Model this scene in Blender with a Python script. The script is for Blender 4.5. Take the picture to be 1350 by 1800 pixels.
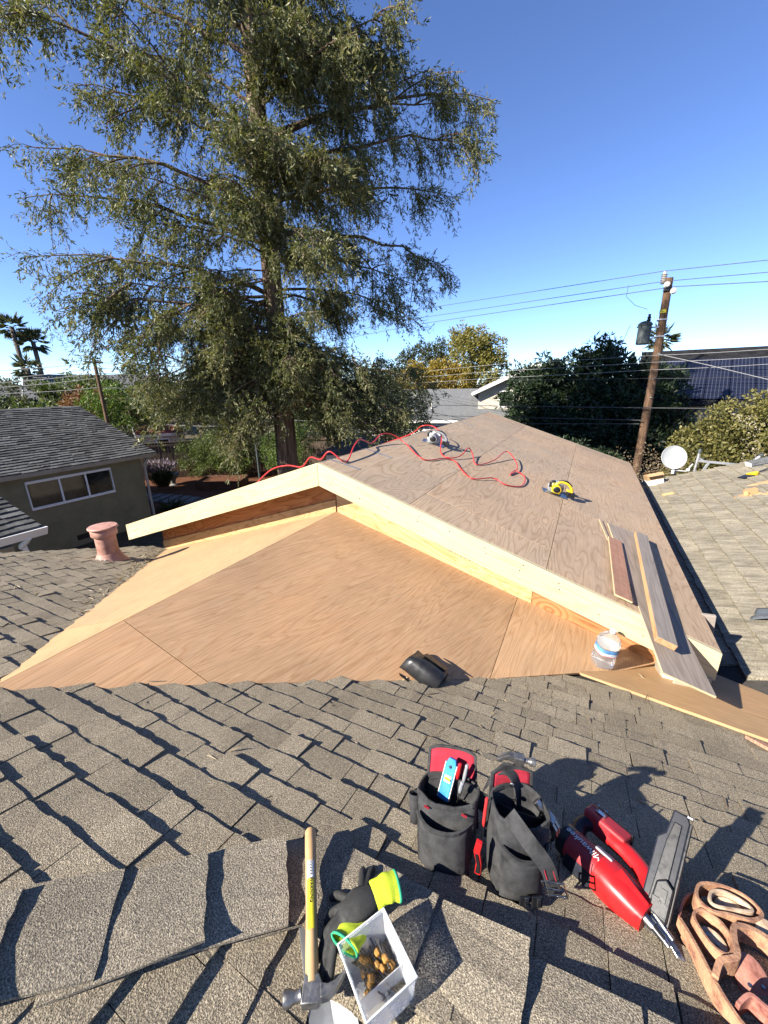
import bpy, bmesh, math, random
import numpy as np
from mathutils import Vector, Matrix, noise
R=math.radians
rng=np.random.default_rng(7); random.seed(7)
scene=bpy.context.scene
for o in list(bpy.data.objects): bpy.data.objects.remove(o)
COL=scene.collection
# ---------------------------------------------------------------- camera
# metres; X across the new gable roof, Y along its ridge, Z up, garden at Z=0
cam=bpy.data.cameras.new('camera'); camo=bpy.data.objects.new('camera',cam); COL.objects.link(camo)
cam.sensor_fit='VERTICAL'; cam.sensor_height=36; cam.lens=36*701.73/1800; cam.clip_start=.05; cam.clip_end=3000
CAM=Vector((2.2126,-3.0834,4.5088))
_m=Matrix(((0.8966635,-0.1222855,0.4254890),(0.4424877,0.2781933,-0.8525334),(-0.0141157,0.9527092,0.3035556)))
camo.matrix_world=Matrix.Translation(CAM)@_m.to_4x4()
scene.camera=camo
# ---------------------------------------------------------------- world and sun
SUN_AZ=R(36); SUN_EL=R(32.5)          # shadows run towards this azimuth (from +Y towards +X)
sunv=Vector((-math.sin(SUN_AZ)*math.cos(SUN_EL),-math.cos(SUN_AZ)*math.cos(SUN_EL),math.sin(SUN_EL)))
world=bpy.data.worlds.new('World'); scene.world=world; world.use_nodes=True
nt=world.node_tree; bg=nt.nodes['Background']; sky=nt.nodes.new('ShaderNodeTexSky'); sky.sky_type='NISHITA'
sky.sun_disc=False; sky.sun_elevation=SUN_EL; sky.sun_rotation=math.atan2(sunv.x,sunv.y)
sky.air_density=.75; sky.dust_density=0.0; sky.ozone_density=5.0; sky.altitude=1500
hs=nt.nodes.new('ShaderNodeHueSaturation'); hs.inputs['Saturation'].default_value=1.02; hs.inputs['Hue'].default_value=.507
nt.links.new(sky.outputs[0],hs.inputs['Color']); nt.links.new(hs.outputs[0],bg.inputs[0]); bg.inputs[1].default_value=.092
sl=bpy.data.lights.new('sun','SUN'); sl.energy=5.0; sl.angle=R(.53); sl.color=(1,.93,.82)
so=bpy.data.objects.new('sun',sl); COL.objects.link(so); so.rotation_euler=(-sunv).to_track_quat('-Z','Y').to_euler()
scene.view_settings.view_transform='Standard'; scene.view_settings.look='None'; scene.view_settings.gamma=1
scene.view_settings.exposure=1.65; scene.view_settings.use_curve_mapping=False
scene.render.engine='CYCLES'; scene.cycles.use_denoising=True
scene.cycles.max_bounces=8; scene.cycles.transparent_max_bounces=12
# ---------------------------------------------------------------- materials
MATS={}
AL=.7
def al(*cs): return [tuple(x*AL for x in c) if c is not None else None for c in cs]
class NT:
    def __init__(s,name):
        s.m=bpy.data.materials.new(name); s.m.use_nodes=True; s.t=s.m.node_tree
        s.b=s.t.nodes['Principled BSDF']; s.out=s.t.nodes['Material Output']
    def n(s,t,**k):
        x=s.t.nodes.new('ShaderNode'+t)
        for a,b in k.items():
            if a in('op','operation'): x.operation=b
            elif a.startswith('i_'):
                key=a[2:]; key=int(key) if key.isdigit() else key.replace('_',' ')
                s.set(x.inputs[key],b)
            else: setattr(x,a,b)
        return x
    def set(s,inp,v):
        if isinstance(v,bpy.types.NodeSocket): s.t.links.new(v,inp)
        else: inp.default_value=v
    def noise(s,vec,scale,detail=3,rough=.55,dist=0,w=None):
        x=s.n('TexNoise'); 
        if w is not None: x.noise_dimensions='4D'; s.set(x.inputs['W'],w)
        s.set(x.inputs['Vector'],vec); x.inputs['Scale'].default_value=scale; x.inputs['Detail'].default_value=detail
        x.inputs['Roughness'].default_value=rough; x.inputs['Distortion'].default_value=dist
        return x.outputs['Fac']
    def ramp(s,fac,stops,interp='LINEAR'):
        x=s.n('ValToRGB'); s.set(x.inputs[0],fac); r=x.color_ramp; r.interpolation=interp
        while len(r.elements)<len(stops): r.elements.new(.5)
        for e,(p,c) in zip(r.elements,stops):
            e.position=p; e.color=(*c,1) if not isinstance(c,(int,float)) else (c,c,c,1)
        return x.outputs[0]
    def mix(s,f,a,b,mode='MIX'):
        x=s.n('Mix',data_type='RGBA',blend_type=mode)
        s.set(x.inputs[0],f); s.set(x.inputs[6],a if isinstance(a,bpy.types.NodeSocket) else (*a,1)); s.set(x.inputs[7],b if isinstance(b,bpy.types.NodeSocket) else (*b,1))
        return x.outputs[2]
    def math(s,op,a,b=0.,c=0.,clamp=False):
        x=s.n('Math',operation=op); x.use_clamp=clamp; s.set(x.inputs[0],a); s.set(x.inputs[1],b); s.set(x.inputs[2],c); return x.outputs[0]
    def vmath(s,op,a,b):
        x=s.n('VectorMath',operation=op); s.set(x.inputs[0],a); s.set(x.inputs[1],b); return x.outputs[0]
    def pos(s): return s.n('NewGeometry').outputs['Position']
    def obj(s): return s.n('TexCoord').outputs['Object']
    def rnd(s): return s.n('ObjectInfo').outputs['Random']
    def isl(s): return s.n('NewGeometry').outputs['Random Per Island']
    def bump(s,h,strength=.5,dist=.01,prev=None):
        x=s.n('Bump'); s.set(x.inputs['Height'],h); x.inputs['Strength'].default_value=strength; x.inputs['Distance'].default_value=dist
        if prev is not None: s.set(x.inputs['Normal'],prev)
        s.t.links.new(x.outputs[0],s.b.inputs['Normal']); return x.outputs[0]
    def fin(s,col=None,rough=None,metal=None,spec=None):
        if col is not None: s.set(s.b.inputs['Base Color'],col if isinstance(col,bpy.types.NodeSocket) else (*col,1))
        if rough is not None: s.set(s.b.inputs['Roughness'],rough)
        if metal is not None: s.b.inputs['Metallic'].default_value=metal
        if spec is not None: s.b.inputs['Specular IOR Level'].default_value=spec
        MATS[s.m.name]=s.m; return s.m
def plain(name,col,rough=.6,metal=0,var=.18,scale=9,bump=.15,bscale=60,bd=.002,spec=.4,dark=None,world_=False):
    """paint, plastic, metal, cloth: one base colour with blotchy wear and a fine relief"""
    k=NT(name); v=k.pos() if world_ else k.obj(); col,dark=al(col,dark)
    f=k.noise(v,scale,5,.65); lo=dark or tuple(c*(1-var*1.4) for c in col); hi=tuple(min(1,c*(1+var)) for c in col)
    c=k.ramp(f,[(.3,lo),(.5,col),(.72,hi)])
    if bump: k.bump(k.noise(v,bscale,4,.6),bump,bd)
    r=k.ramp(k.noise(v,scale*2.3,3),[(.3,max(.02,rough-.12)),(.7,min(1,rough+.12))])
    return k.fin(c,r,metal,spec)
def shingle(name,base,warm,light,gran=230,streak=None,con=1.0):
    k=NT(name); P=k.pos(); base,warm,light=al(base,warm,light)
    g=k.noise(P,gran,2,.7); g2=k.noise(P,gran*2.6,1,.5); blot=k.noise(P,5,4,.6); fine=k.noise(P,28,3,.6)
    rr=k.math('FRACT',k.math('ADD',k.rnd(),k.math('MULTIPLY',k.isl(),7.31)))
    b=k.ramp(g,[(.35,tuple(c*.15 for c in base)),(.46,base),(.54,warm),(.64,light)])
    b=k.mix(k.math('MULTIPLY',g2,.35),b,light)
    t=k.ramp(rr,[(0,.8),(.3,.92),(.6,1.0),(.85,1.04),(1,1.12)])
    if con>1: t=k.ramp(rr,[(0,.5),(.35,.75),(.6,.98),(1,1.25)])
    b=k.mix(1,b,t,'MULTIPLY')
    b=k.mix(1,b,k.ramp(blot,[(.3,.86),(.7,1.1)]),'MULTIPLY')
    b=k.mix(k.ramp(fine,[(.62,0.),(.78,.22)]),b,tuple(c*1.15 for c in warm))
    if streak:
        m=k.n('Mapping'); k.set(m.inputs[0],k.obj() if streak=='o' else P); m.inputs['Scale'].default_value=(2,26,26)
        b=k.mix(.8,b,k.ramp(k.noise(m.outputs[0],1,4,.6),[(.35,.55),(.6,1.1)]),'MULTIPLY')
    n1=k.bump(g,1.0,.0055); k.bump(fine,.25,.01,n1)
    return k.fin(b,.95,0,.25)
def plywood(name,lo,mid,hi,rings=16,stretch=(1.1,7,7),grey=0,knots=0,fines=.25):
    """veneer: contour lines of a stretched noise give the cathedral figure"""
    lo,mid,hi=al(lo,mid,hi); k=NT(name); o=k.obj(); w=k.math('MULTIPLY',k.rnd(),37.)
    m=k.n('Mapping'); k.set(m.inputs[0],o); m.inputs['Scale'].default_value=stretch
    n=k.noise(m.outputs[0],.62,2.5,.5,.35,w)
    lines=k.math('FRACT',k.math('MULTIPLY',n,rings))
    m2=k.n('Mapping'); k.set(m2.inputs[0],o); m2.inputs['Scale'].default_value=(3,90,90)
    fib=k.noise(m2.outputs[0],1,4,.65,.2,w)
    c=k.ramp(lines,[(0,lo),(.22,mid),(.7,hi),(.93,mid),(1,lo)])
    c=k.mix(fines,mid,c)
    c=k.mix(1,c,k.ramp(fib,[(.3,.8),(.5,1.),(.72,1.12)]),'MULTIPLY')
    big=k.noise(o,1.3,4,.6,0,w)
    c=k.mix(1,c,k.ramp(big,[(.3,(.82,.84,.86)),(.55,(1,1,1)),(.75,(1.1,1.05,1.0))]),'MULTIPLY')
    sp=k.noise(o,34,3,.6,0,w)
    c=k.mix(k.ramp(sp,[(.66,0.),(.74,.32)]),c,tuple(x*.45 for x in lo))
    pl=k.noise(m2.outputs[0],.35,2,.5,1.5,w)
    c=k.mix(k.ramp(pl,[(.68,0.),(.72,.4)]),c,tuple(min(1,x*1.35) for x in hi))
    if grey: c=k.mix(k.ramp(k.noise(o,2.1,5,.65,0,w),[(.35,0.),(.7,grey)]),c,(.2,.18,.155))
    if knots:
        vv=k.n('TexVoronoi'); vv.voronoi_dimensions='4D'; k.set(vv.inputs['W'],w); mm=k.n('Mapping'); k.set(mm.inputs[0],o); mm.inputs['Scale'].default_value=(1,1.7,1.7); k.set(vv.inputs['Vector'],mm.outputs[0]); vv.inputs['Scale'].default_value=knots
        d=vv.outputs['Distance']; rg=k.math('FRACT',k.math('MULTIPLY',d,9))
        c=k.mix(k.ramp(d,[(.0,1.),(.32,.75),(.5,0.)]),c,k.ramp(rg,[(0,lo),(.5,hi),(1,mid)]))
        c=k.mix(k.ramp(d,[(.05,.85),(.1,0.)]),c,(.16,.06,.025))
    vv2=k.n('TexVoronoi'); vv2.voronoi_dimensions='4D'; k.set(vv2.inputs['W'],w); k.set(vv2.inputs['Vector'],o); vv2.inputs['Scale'].default_value=6.5
    c=k.mix(k.ramp(vv2.outputs['Distance'],[(.025,.85),(.045,0.)]),c,(.06,.04,.025))
    tint=k.ramp(k.rnd(),[(0,(.86,.82,.8)),(.25,(1.04,.97,.92)),(.5,(.95,.95,.96)),(.75,(1.08,1.04,1.0)),(1,(.98,.9,.86))],'CONSTANT')
    c=k.mix(.75,c,tint,'MULTIPLY')
    n1=k.bump(fib,.35,.003); k.bump(lines,.12,.002,n1)
    return k.fin(c,.8,0,.3)
def leafmat(name,a,b,c,tr=.25,scale=.9):
    a,b,c=al(a,b,c); k=NT(name); P=k.pos()
    f=k.noise(P,scale,4,.6); i=k.isl()
    x=k.ramp(k.math('ADD',k.math('MULTIPLY',f,.55),k.math('MULTIPLY',i,.45)),[(.25,a),(.5,b),(.78,c)])
    k.set(k.b.inputs['Base Color'],x); k.b.inputs['Roughness'].default_value=.55; k.b.inputs['Specular IOR Level'].default_value=.35
    tl=k.n('BsdfTranslucent'); k.set(tl.inputs[0],k.mix(1,x,(1.2,1.25,.5),'MULTIPLY')); mx=k.n('MixShader'); mx.inputs[0].default_value=tr
    k.t.links.new(k.b.outputs[0],mx.inputs[1]); k.t.links.new(tl.outputs[0],mx.inputs[2]); k.t.links.new(mx.outputs[0],k.out.inputs[0])
    MATS[name]=k.m; return k.m
def bark(name,a,b,c,sc=(14,14,1.2)):
    a,b,c=al(a,b,c); k=NT(name); m=k.n('Mapping'); k.set(m.inputs[0],k.pos()); m.inputs['Scale'].default_value=sc
    f=k.noise(m.outputs[0],1,5,.65,.6); k.bump(f,.9,.06)
    return k.fin(k.ramp(f,[(.3,a),(.5,b),(.72,c)]),.9,0,.2)
shingle('shingle_grey',(.172,.142,.1),(.3,.248,.172),(.62,.53,.385),300)
shingle('shingle_cap',(.175,.148,.11),(.3,.252,.182),(.6,.52,.395),300)
shingle('shingle_shake',(.25,.215,.155),(.37,.325,.24),(.52,.47,.36),150,'w')
shingle('shingle_charcoal',(.06,.06,.06),(.12,.12,.118),(.24,.24,.235),120,None,2.2)
shingle('shingle_ash',(.13,.135,.14),(.17,.175,.18),(.24,.245,.25),60)
plain('roof_felt',(.05,.045,.04),.95,0,.3,20,.5,90,.004)
plywood('ply_deck',(.32,.215,.125),(.495,.362,.236),(.565,.43,.3),28,(.8,4.5,4.5),.22,0,.62)
plywood('ply_cricket',(.4,.22,.105),(.555,.345,.185),(.62,.415,.245),34,(.4,7,7),.05,0,.5)
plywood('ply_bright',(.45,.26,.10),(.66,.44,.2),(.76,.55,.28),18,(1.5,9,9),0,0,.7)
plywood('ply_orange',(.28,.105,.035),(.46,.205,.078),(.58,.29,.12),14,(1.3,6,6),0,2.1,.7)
plywood('ply_left',(.4,.24,.115),(.51,.33,.168),(.57,.39,.215),30,(.35,8,8),0,0,.36)
plywood('ply_pink',(.25,.10,.06),(.42,.23,.155),(.5,.3,.2),22,(30,2,2),0,0,.8)
plywood('lumber_weathered',(.2,.165,.135),(.33,.28,.235),(.42,.365,.315),9,(1.2,14,14),.35,0,.5)
plywood('lumber_fresh',(.42,.2,.085),(.6,.33,.16),(.68,.42,.23),9,(1.2,16,16),0,0,.5)
plywood('fascia_wood',(.53,.44,.24),(.62,.545,.335),(.67,.6,.4),11,(.8,12,12),0,0,.45,)
plain('edge_ply',(.62,.5,.29),.8,0,.15,40)
plain('stucco_olive',(.3,.272,.165),.9,0,.14,2.2,.5,140,.006,world_=True)
plain('stucco_cream',(.62,.56,.46),.9,0,.1,1.5,.4,80,.006,world_=True)
plain('stucco_beige',(.42,.36,.27),.9,0,.1,1.5,.4,80,.006,world_=True)
plain('white_paint',(1.0,.98,.93),.5,0,.08,3,.1)
plain('gutter_paint',(.55,.5,.42),.5,0,.1,3,.1)
plain('window_white',(1.1,1.1,1.1),.4,0,.06,3,.05)
k=NT('window_glass'); f=k.noise(k.obj(),2.5,3,.6); k.fin(k.ramp(f,[(.35,(.012,.013,.013)),(.7,(.05,.05,.045))]),.06,0,.6)
plain('terracotta_pipe',(.5,.27,.21),.6,0,.35,7,.3,50,.003,dark=(.26,.09,.055))
plain('sealant',(.62,.56,.56),.7,0,.2,30,.5,60,.006)
plain('black_plastic',(.012,.0125,.015),.35,0,.3,20,.12,120,.001)
plain('black_metal',(.02,.02,.022),.4,0,.35,12,.2,50,.002)
plain('navy_plastic',(.013,.016,.026),.42,0,.3,18,.12,120,.001,.25)
plain('red_plastic',(.58,.016,.018),.33,0,.12,14,.06,120,.0008)
plain('red_dull',(.33,.022,.03),.5,0,.2,14,.1,120,.001)
plain('steel',(.42,.42,.41),.34,1,.3,30,.25,90,.001)
plain('steel_forged',(.3,.29,.275),.42,.85,.35,40,.35,110,.0015)
plain('chrome',(.7,.7,.7),.18,1,.1,30,.05)
plain('galvanised',(.5,.51,.52),.4,.6,.2,8,.15)
plain('canvas_black',(.052,.052,.053),.95,0,.5,22,.7,420,.002,.15,dark=(.022,.022,.023))
plain('canvas_red',(.42,.03,.05),.9,0,.2,14,.4,420,.0015,.15)
plain('blue_level',(.03,.26,.62),.35,0,.12,18,.05)
plain('yellow_tool',(.75,.52,.02),.4,0,.12,20,.05)
plain('white_plastic',(.78,.78,.76),.35,0,.06,6,.05)
plain('grey_plastic',(.3,.31,.32),.45,0,.15,9,.1)
plain('dish_grey',(.52,.54,.54),.45,0,.06,3,.05)
plain('hose_red',(.62,.035,.035),.35,0,.1,10,.03)
plain('hickory',(.52,.33,.155),.5,0,.2,6,.1)
plain('label_yellow',(.78,.66,.03),.5,0,.1,40,.05)
plain('label_white',(.8,.8,.78),.5,0,.05,40,.05)
plain('ink',(.03,.03,.03),.7,0,.1,40,0)
plain('ink_brown',(.16,.1,.055),.8,0,.2,60,0)
plain('ink_red',(.55,.03,.03),.6,0,.1,40,0)
plain('ink_blue',(.1,.28,.6),.5,0,.35,25,0)
plain('glove_black',(.028,.028,.027),.8,0,.3,40,.5,260,.0015)
plain('glove_lime',(.55,.68,.03),.85,0,.12,30,.6,330,.0015)
plain('glove_green',(.03,.4,.2),.8,0,.1,30,.3,330,.001)
plain('leather_tan',(.52,.29,.17),.8,0,.35,32,.8,160,.003,.2,dark=(.24,.1,.075))
plain('leather_pale',(.64,.48,.33),.85,0,.3,32,.6,160,.002,.25,dark=(.34,.2,.12))
plain('leather_red',(.45,.2,.15),.8,0,.35,30,.6,160,.002,.25,dark=(.2,.06,.05))
plain('cardboard',(.42,.27,.14),.9,0,.1,8,.1)
plain('coil_brown',(.4,.2,.04),.6,0,.3,60,.1)
plain('nail_steel',(.2,.185,.17),.45,.8,.4,60,.1)
k=NT('clear_plastic'); k.b.inputs['Transmission Weight'].default_value=.72; k.b.inputs['IOR'].default_value=1.15; k.bump(k.noise(k.obj(),60,3),.15,.002); k.fin((.93,.94,.95),k.ramp(k.noise(k.obj(),30,3),[(.3,.08),(.7,.35)]),0,.5)
k=NT('bottle_plastic'); k.b.inputs['Transmission Weight'].default_value=.91; k.b.inputs['IOR'].default_value=1.2; k.bump(k.noise(k.obj(),40,3),.2,.004); k.fin((.97,.98,.99),.05,0,.5)
k=NT('film_smoky'); k.b.inputs['Transmission Weight'].default_value=.6; k.b.inputs['IOR'].default_value=1.2; k.fin((.2,.22,.24),.25,0,.5)
plain('fence_wood',(.115,.08,.055),.9,0,.3,4,.4,30,.006,world_=True)
plain('bed_wood',(.13,.062,.033),.85,0,.25,5,.3,40,.004)
plain('stone_slab',(.2,.195,.185),.9,0,.2,5,.4,60,.006)
plain('planter_grey',(.22,.215,.2),.85,0,.2,8,.3)
plain('concrete',(.3,.285,.26),.9,0,.15,3,.3,60,.004,world_=True)
plain('roof_tile_red',(.34,.09,.065),.85,0,.25,4,.3,20,.02,world_=True)
plain('plank_pole',(.2,.115,.065),.9,0,.3,5,.5,40,.006)
bark('pole_wood',(.06,.035,.022),(.17,.1,.06),(.3,.19,.12),(40,40,1.4))
plain('transformer_grey',(.06,.075,.072),.5,0,.25,5,.2)
plain('porcelain',(.5,.47,.43),.3,0,.08,5,.05)
plain('wire_dark',(.05,.05,.052),.6,0,.1,5,0)
plain('wire_pale',(.3,.3,.3),.5,0,.1,5,0)
bark('bark_redwood',(.03,.021,.015),(.17,.118,.083),(.42,.32,.235),(15,15,.55))
bark('bark_grey',(.07,.055,.042),(.16,.13,.1),(.25,.21,.17),(12,12,3))
leafmat('leaf_redwood',(.06,.078,.03),(.155,.17,.068),(.34,.3,.14),.3,.9)
leafmat('leaf_dark',(.01,.022,.009),(.022,.042,.015),(.05,.08,.03),.12,1.5)
leafmat('leaf_olive',(.08,.083,.024),(.17,.16,.045),(.3,.255,.08),.3,1.2)
leafmat('leaf_yellowgreen',(.13,.125,.03),(.26,.235,.055),(.38,.33,.1),.35,.6)
leafmat('leaf_gold',(.19,.125,.02),(.34,.24,.035),(.42,.33,.07),.3,.5)
leafmat('leaf_green',(.045,.075,.017),(.1,.14,.035),(.19,.22,.07),.3,.8)
leafmat('leaf_bright',(.05,.1,.015),(.1,.17,.03),(.18,.24,.06),.35,1.0)
leafmat('leaf_mid',(.03,.042,.016),(.06,.075,.028),(.11,.12,.05),.25,.5)
leafmat('leaf_dry',(.13,.095,.055),(.24,.18,.11),(.38,.31,.2),.2,2)
leafmat('leaf_rust',(.14,.05,.03),(.22,.1,.05),(.3,.17,.08),.3,1)
leafmat('leaf_lavender',(.12,.09,.14),(.2,.15,.22),(.3,.25,.32),.2,1)
leafmat('leaf_palm',(.03,.045,.02),(.07,.085,.035),(.16,.155,.07),.2,.6)
k=NT('ground_soil'); P=k.pos(); f=k.noise(P,.25,5,.6); g=k.noise(P,6,5,.7); k.bump(g,.6,.05)
k.fin(k.mix(.5,k.ramp(f,[(.35,(.05,.042,.028)),(.55,(.085,.075,.045)),(.7,(.11,.115,.06))]),k.ramp(g,[(.3,(.03,.024,.017)),(.7,(.15,.12,.08))])),.95,0,.1)
k=NT('mulch'); P=k.pos(); f=k.noise(P,26,4,.7); k.bump(f,.9,.05); k.fin(k.ramp(f,[(.3,(.035,.016,.009)),(.55,(.13,.055,.03)),(.75,(.25,.12,.07))]),.95,0,.1)
k=NT('solar_cell'); o=k.obj(); 
def _grid(k,o,ax,n,wd):
    s=k.n('SeparateXYZ'); k.set(s.inputs[0],o); v=k.math('FRACT',k.math('MULTIPLY',s.outputs[ax],n)); return k.math('LESS_THAN',k.math('ABSOLUTE',k.math('SUBTRACT',v,.5)),wd)
g=k.math('MAXIMUM',_grid(k,o,0,6.3,.09),_grid(k,o,1,6.3,.09))
k.fin(k.mix(g,(.003,.004,.014),(.04,.045,.06)),.35,0,.25)
plain('roof_black',(.02,.02,.022),.95,0,.5,2.5,.4,30,.01,.1,world_=True)
M=MATS
# ---------------------------------------------------------------- mesh helpers
class MB:
    def __init__(s): s.v=[]; s.f=[]
    def add(s,v,f):
        n=len(s.v); s.v+= [tuple(map(float,p)) for p in v]; s.f+=[tuple(i+n for i in q) for q in f]; return s
    def box(s,c,d,rot=None,taper=1.0):
        x,y,z=(q/2 for q in d); P=[Vector((a*x*(taper if cc>0 else 1),b*y*(taper if cc>0 else 1),cc*z)) for a in(-1,1) for b in(-1,1) for cc in(-1,1)]
        if rot is not None: P=[rot@p for p in P]
        c=Vector(c); P=[p+c for p in P]
        return s.add(P,[(0,1,3,2),(4,6,7,5),(0,4,5,1),(2,3,7,6),(0,2,6,4),(1,5,7,3)])
    def prism(s,poly,d):
        """polygon (list of 3D points) pushed along vector d"""
        n=len(poly); d=Vector(d); a=[Vector(p) for p in poly]; b=[p+d for p in a]
        return s.add(a+b,[tuple(range(n-1,-1,-1)),tuple(range(n,2*n))]+[(i,(i+1)%n,(i+1)%n+n,i+n) for i in range(n)])
    def tube(s,pts,r,seg=8,cap=True,flat=None):
        pts=[Vector(p) for p in pts]; n=len(pts); rs=r if hasattr(r,'__len__') else [r]*n
        V=[];up=None
        for i,p in enumerate(pts):
            t=(pts[min(i+1,n-1)]-pts[max(i-1,0)]).normalized()
            if up is None: up=Vector((0,0,1)) if abs(t.z)<.9 else Vector((1,0,0))
            a=t.cross(up)
            if a.length<1e-5: a=t.orthogonal()
            a.normalize(); b=a.cross(t).normalized(); up=b
            for j in range(seg):
                q=2*math.pi*j/seg; V.append(p+a*math.cos(q)*rs[i]+b*math.sin(q)*rs[i]*(flat or 1))
        F=[(i*seg+j,i*seg+(j+1)%seg,(i+1)*seg+(j+1)%seg,(i+1)*seg+j) for i in range(n-1) for j in range(seg)]
        if cap: F+=[tuple(range(seg-1,-1,-1)),tuple(range((n-1)*seg,n*seg))]
        return s.add(V,F)
    def lathe(s,prof,seg=24,c=(0,0,0),rot=None,sq=0):
        """profile of (radius,height); sq squares the section"""
        V=[];c=Vector(c)
        for r,z in prof:
            for j in range(seg):
                q=2*math.pi*j/seg; ca,sa=math.cos(q),math.sin(q)
                if sq:
                    m=(abs(ca)**sq+abs(sa)**sq)**(-1/sq); ca*=m; sa*=m
                p=Vector((r*ca,r*sa,z)); V.append((rot@p if rot else p)+c)
        n=len(prof); F=[(i*seg+j,i*seg+(j+1)%seg,(i+1)*seg+(j+1)%seg,(i+1)*seg+j) for i in range(n-1) for j in range(seg)]
        if prof[0][0]>1e-4: F.append(tuple(range(seg-1,-1,-1)))
        if prof[-1][0]>1e-4: F.append(tuple(range((n-1)*seg,n*seg)))
        return s.add(V,F)
    def ribbon(s,path,up,h,t,closed=False):
        """a strap: centre line path, standing h along up, t thick"""
        pts=[Vector(p) for p in path]; n=len(pts); up=Vector(up).normalized(); V=[]
        hs=h if hasattr(h,'__len__') else [h]*n
        for i,p in enumerate(pts):
            a=pts[(i-1)%n] if closed else pts[max(i-1,0)]; b=pts[(i+1)%n] if closed else pts[min(i+1,n-1)]
            tt=(b-a).normalized(); sd=tt.cross(up).normalized(); u=up*hs[i]/2
            V+=[p-sd*t/2-u,p+sd*t/2-u,p+sd*t/2+u,p-sd*t/2+u]
        F=[]
        for i in range(n if closed else n-1):
            j=(i+1)%n
            for q in range(4): F.append((i*4+q,i*4+(q+1)%4,j*4+(q+1)%4,j*4+q))
        if not closed: F+=[(3,2,1,0),tuple((n-1)*4+q for q in range(4))]
        return s.add(V,F)
    def grid(s,fn,nu,nv,closed_u=False):
        V=[fn(i/(nu if closed_u else nu-1),j/(nv-1)) for j in range(nv) for i in range(nu)]
        F=[]
        for j in range(nv-1):
            for i in range(nu if closed_u else nu-1):
                a=j*nu+i;b=j*nu+(i+1)%nu; F.append((a,b,b+nu,a+nu))
        return s.add(V,F)
    def mesh(s,name,mat,smooth=False):
        me=bpy.data.meshes.new(name); me.from_pydata(s.v,[],s.f); me.update()
        if mat: me.materials.append(M[mat])
        if smooth:
            me.polygons.foreach_set('use_smooth',[True]*len(me.polygons))
            if smooth is not True: me.set_sharp_from_angle(angle=R(smooth))
        return me
    def build(s,name,mat,parent=None,smooth=False,bevel=0,solid=0,sub=0,loc=None,rot=None,label=None):
        me=s.mesh(name,mat,smooth); o=bpy.data.objects.new(name,me); COL.objects.link(o)
        if parent: o.parent=parent
        if loc is not None: o.location=loc
        if rot is not None: o.rotation_euler=rot if not isinstance(rot,Matrix) else rot.to_euler()
        if solid: m=o.modifiers.new('s','SOLIDIFY'); m.thickness=solid; m.offset=0
        if bevel: m=o.modifiers.new('b','BEVEL'); m.width=bevel; m.segments=2; m.limit_method='ANGLE'; m.angle_limit=R(40)
        if sub: m=o.modifiers.new('u','SUBSURF'); m.levels=sub; m.render_levels=sub
        if label: o['label']=label
        return o
def tag(o,label=None,cat=None,group=None,kind=None):
    if label: o['label']=label
    if cat: o['category']=cat
    if group: o['group']=group
    if kind: o['kind']=kind
    return o
def thing(name,label,cat,loc=(0,0,0),rot=None,group=None):
    o=bpy.data.objects.new(name,None); COL.objects.link(o); o.empty_display_size=.1; o.location=loc
    if rot is not None: o.rotation_euler=rot.to_euler() if isinstance(rot,Matrix) else rot
    return tag(o,label,cat,group)
def box(c,d,rot=None): return MB().box(c,d,rot)
def frame(x,y=None,z=None):
    """rotation whose local x is x and local z is near z"""
    x=Vector(x).normalized(); z=Vector(z or (0,0,1)); y=z.cross(x).normalized(); z=x.cross(y).normalized()
    return Matrix((x,y,z)).transposed()
def smooth_path(P,n=8,closed=False):
    P=[Vector(p) for p in P]; out=[]; N=len(P)
    for i in range(N if closed else N-1):
        g=(lambda k:P[k%N]) if closed else (lambda k:P[max(0,min(N-1,k))])
        a,b,c,d=g(i-1),g(i),g(i+1),g(i+2)
        for j in range(n):
            t=j/n; out.append(.5*((2*b)+(c-a)*t+(2*a-5*b+4*c-d)*t*t+(3*b-a-3*c+d)*t**3))
    if not closed: out.append(P[-1])
    return out
def text_part(name,txt,size,mat,parent,loc,rot,extrude=.0004,align='CENTER',shear=0):
    cu=bpy.data.curves.new('t','FONT'); cu.body=txt; cu.size=size; cu.align_x=align; cu.align_y='CENTER'; cu.extrude=extrude; cu.shear=shear
    to=bpy.data.objects.new('t',cu); COL.objects.link(to); dg=bpy.context.evaluated_depsgraph_get(); dg.update()
    me=bpy.data.meshes.new_from_object(to.evaluated_get(dg)); bpy.data.objects.remove(to); bpy.data.curves.remove(cu)
    me.name=name; me.materials.clear(); me.materials.append(M[mat]); o=bpy.data.objects.new(name,me); COL.objects.link(o); o.parent=parent; o.location=loc; o.rotation_euler=rot.to_euler() if isinstance(rot,Matrix) else rot
    return o
def np_mesh(name,V,F,mat,parent=None):
    """V (n,3), F (m,k) numpy: fast"""
    me=bpy.data.meshes.new(name); m,k=F.shape
    me.vertices.add(len(V)); me.vertices.foreach_set('co',np.ascontiguousarray(V,np.float32).ravel())
    me.loops.add(m*k); me.loops.foreach_set('vertex_index',np.ascontiguousarray(F,np.int32).ravel())
    me.polygons.add(m); me.polygons.foreach_set('loop_start',np.arange(0,m*k,k,dtype=np.int32)); me.polygons.foreach_set('loop_total',np.full(m,k,np.int32))
    me.update(calc_edges=True); me.materials.append(M[mat]); o=bpy.data.objects.new(name,me); COL.objects.link(o)
    if parent: o.parent=parent
    return o
def nrm(a): return a/np.maximum(np.linalg.norm(a,axis=1,keepdims=True),1e-9)
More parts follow.
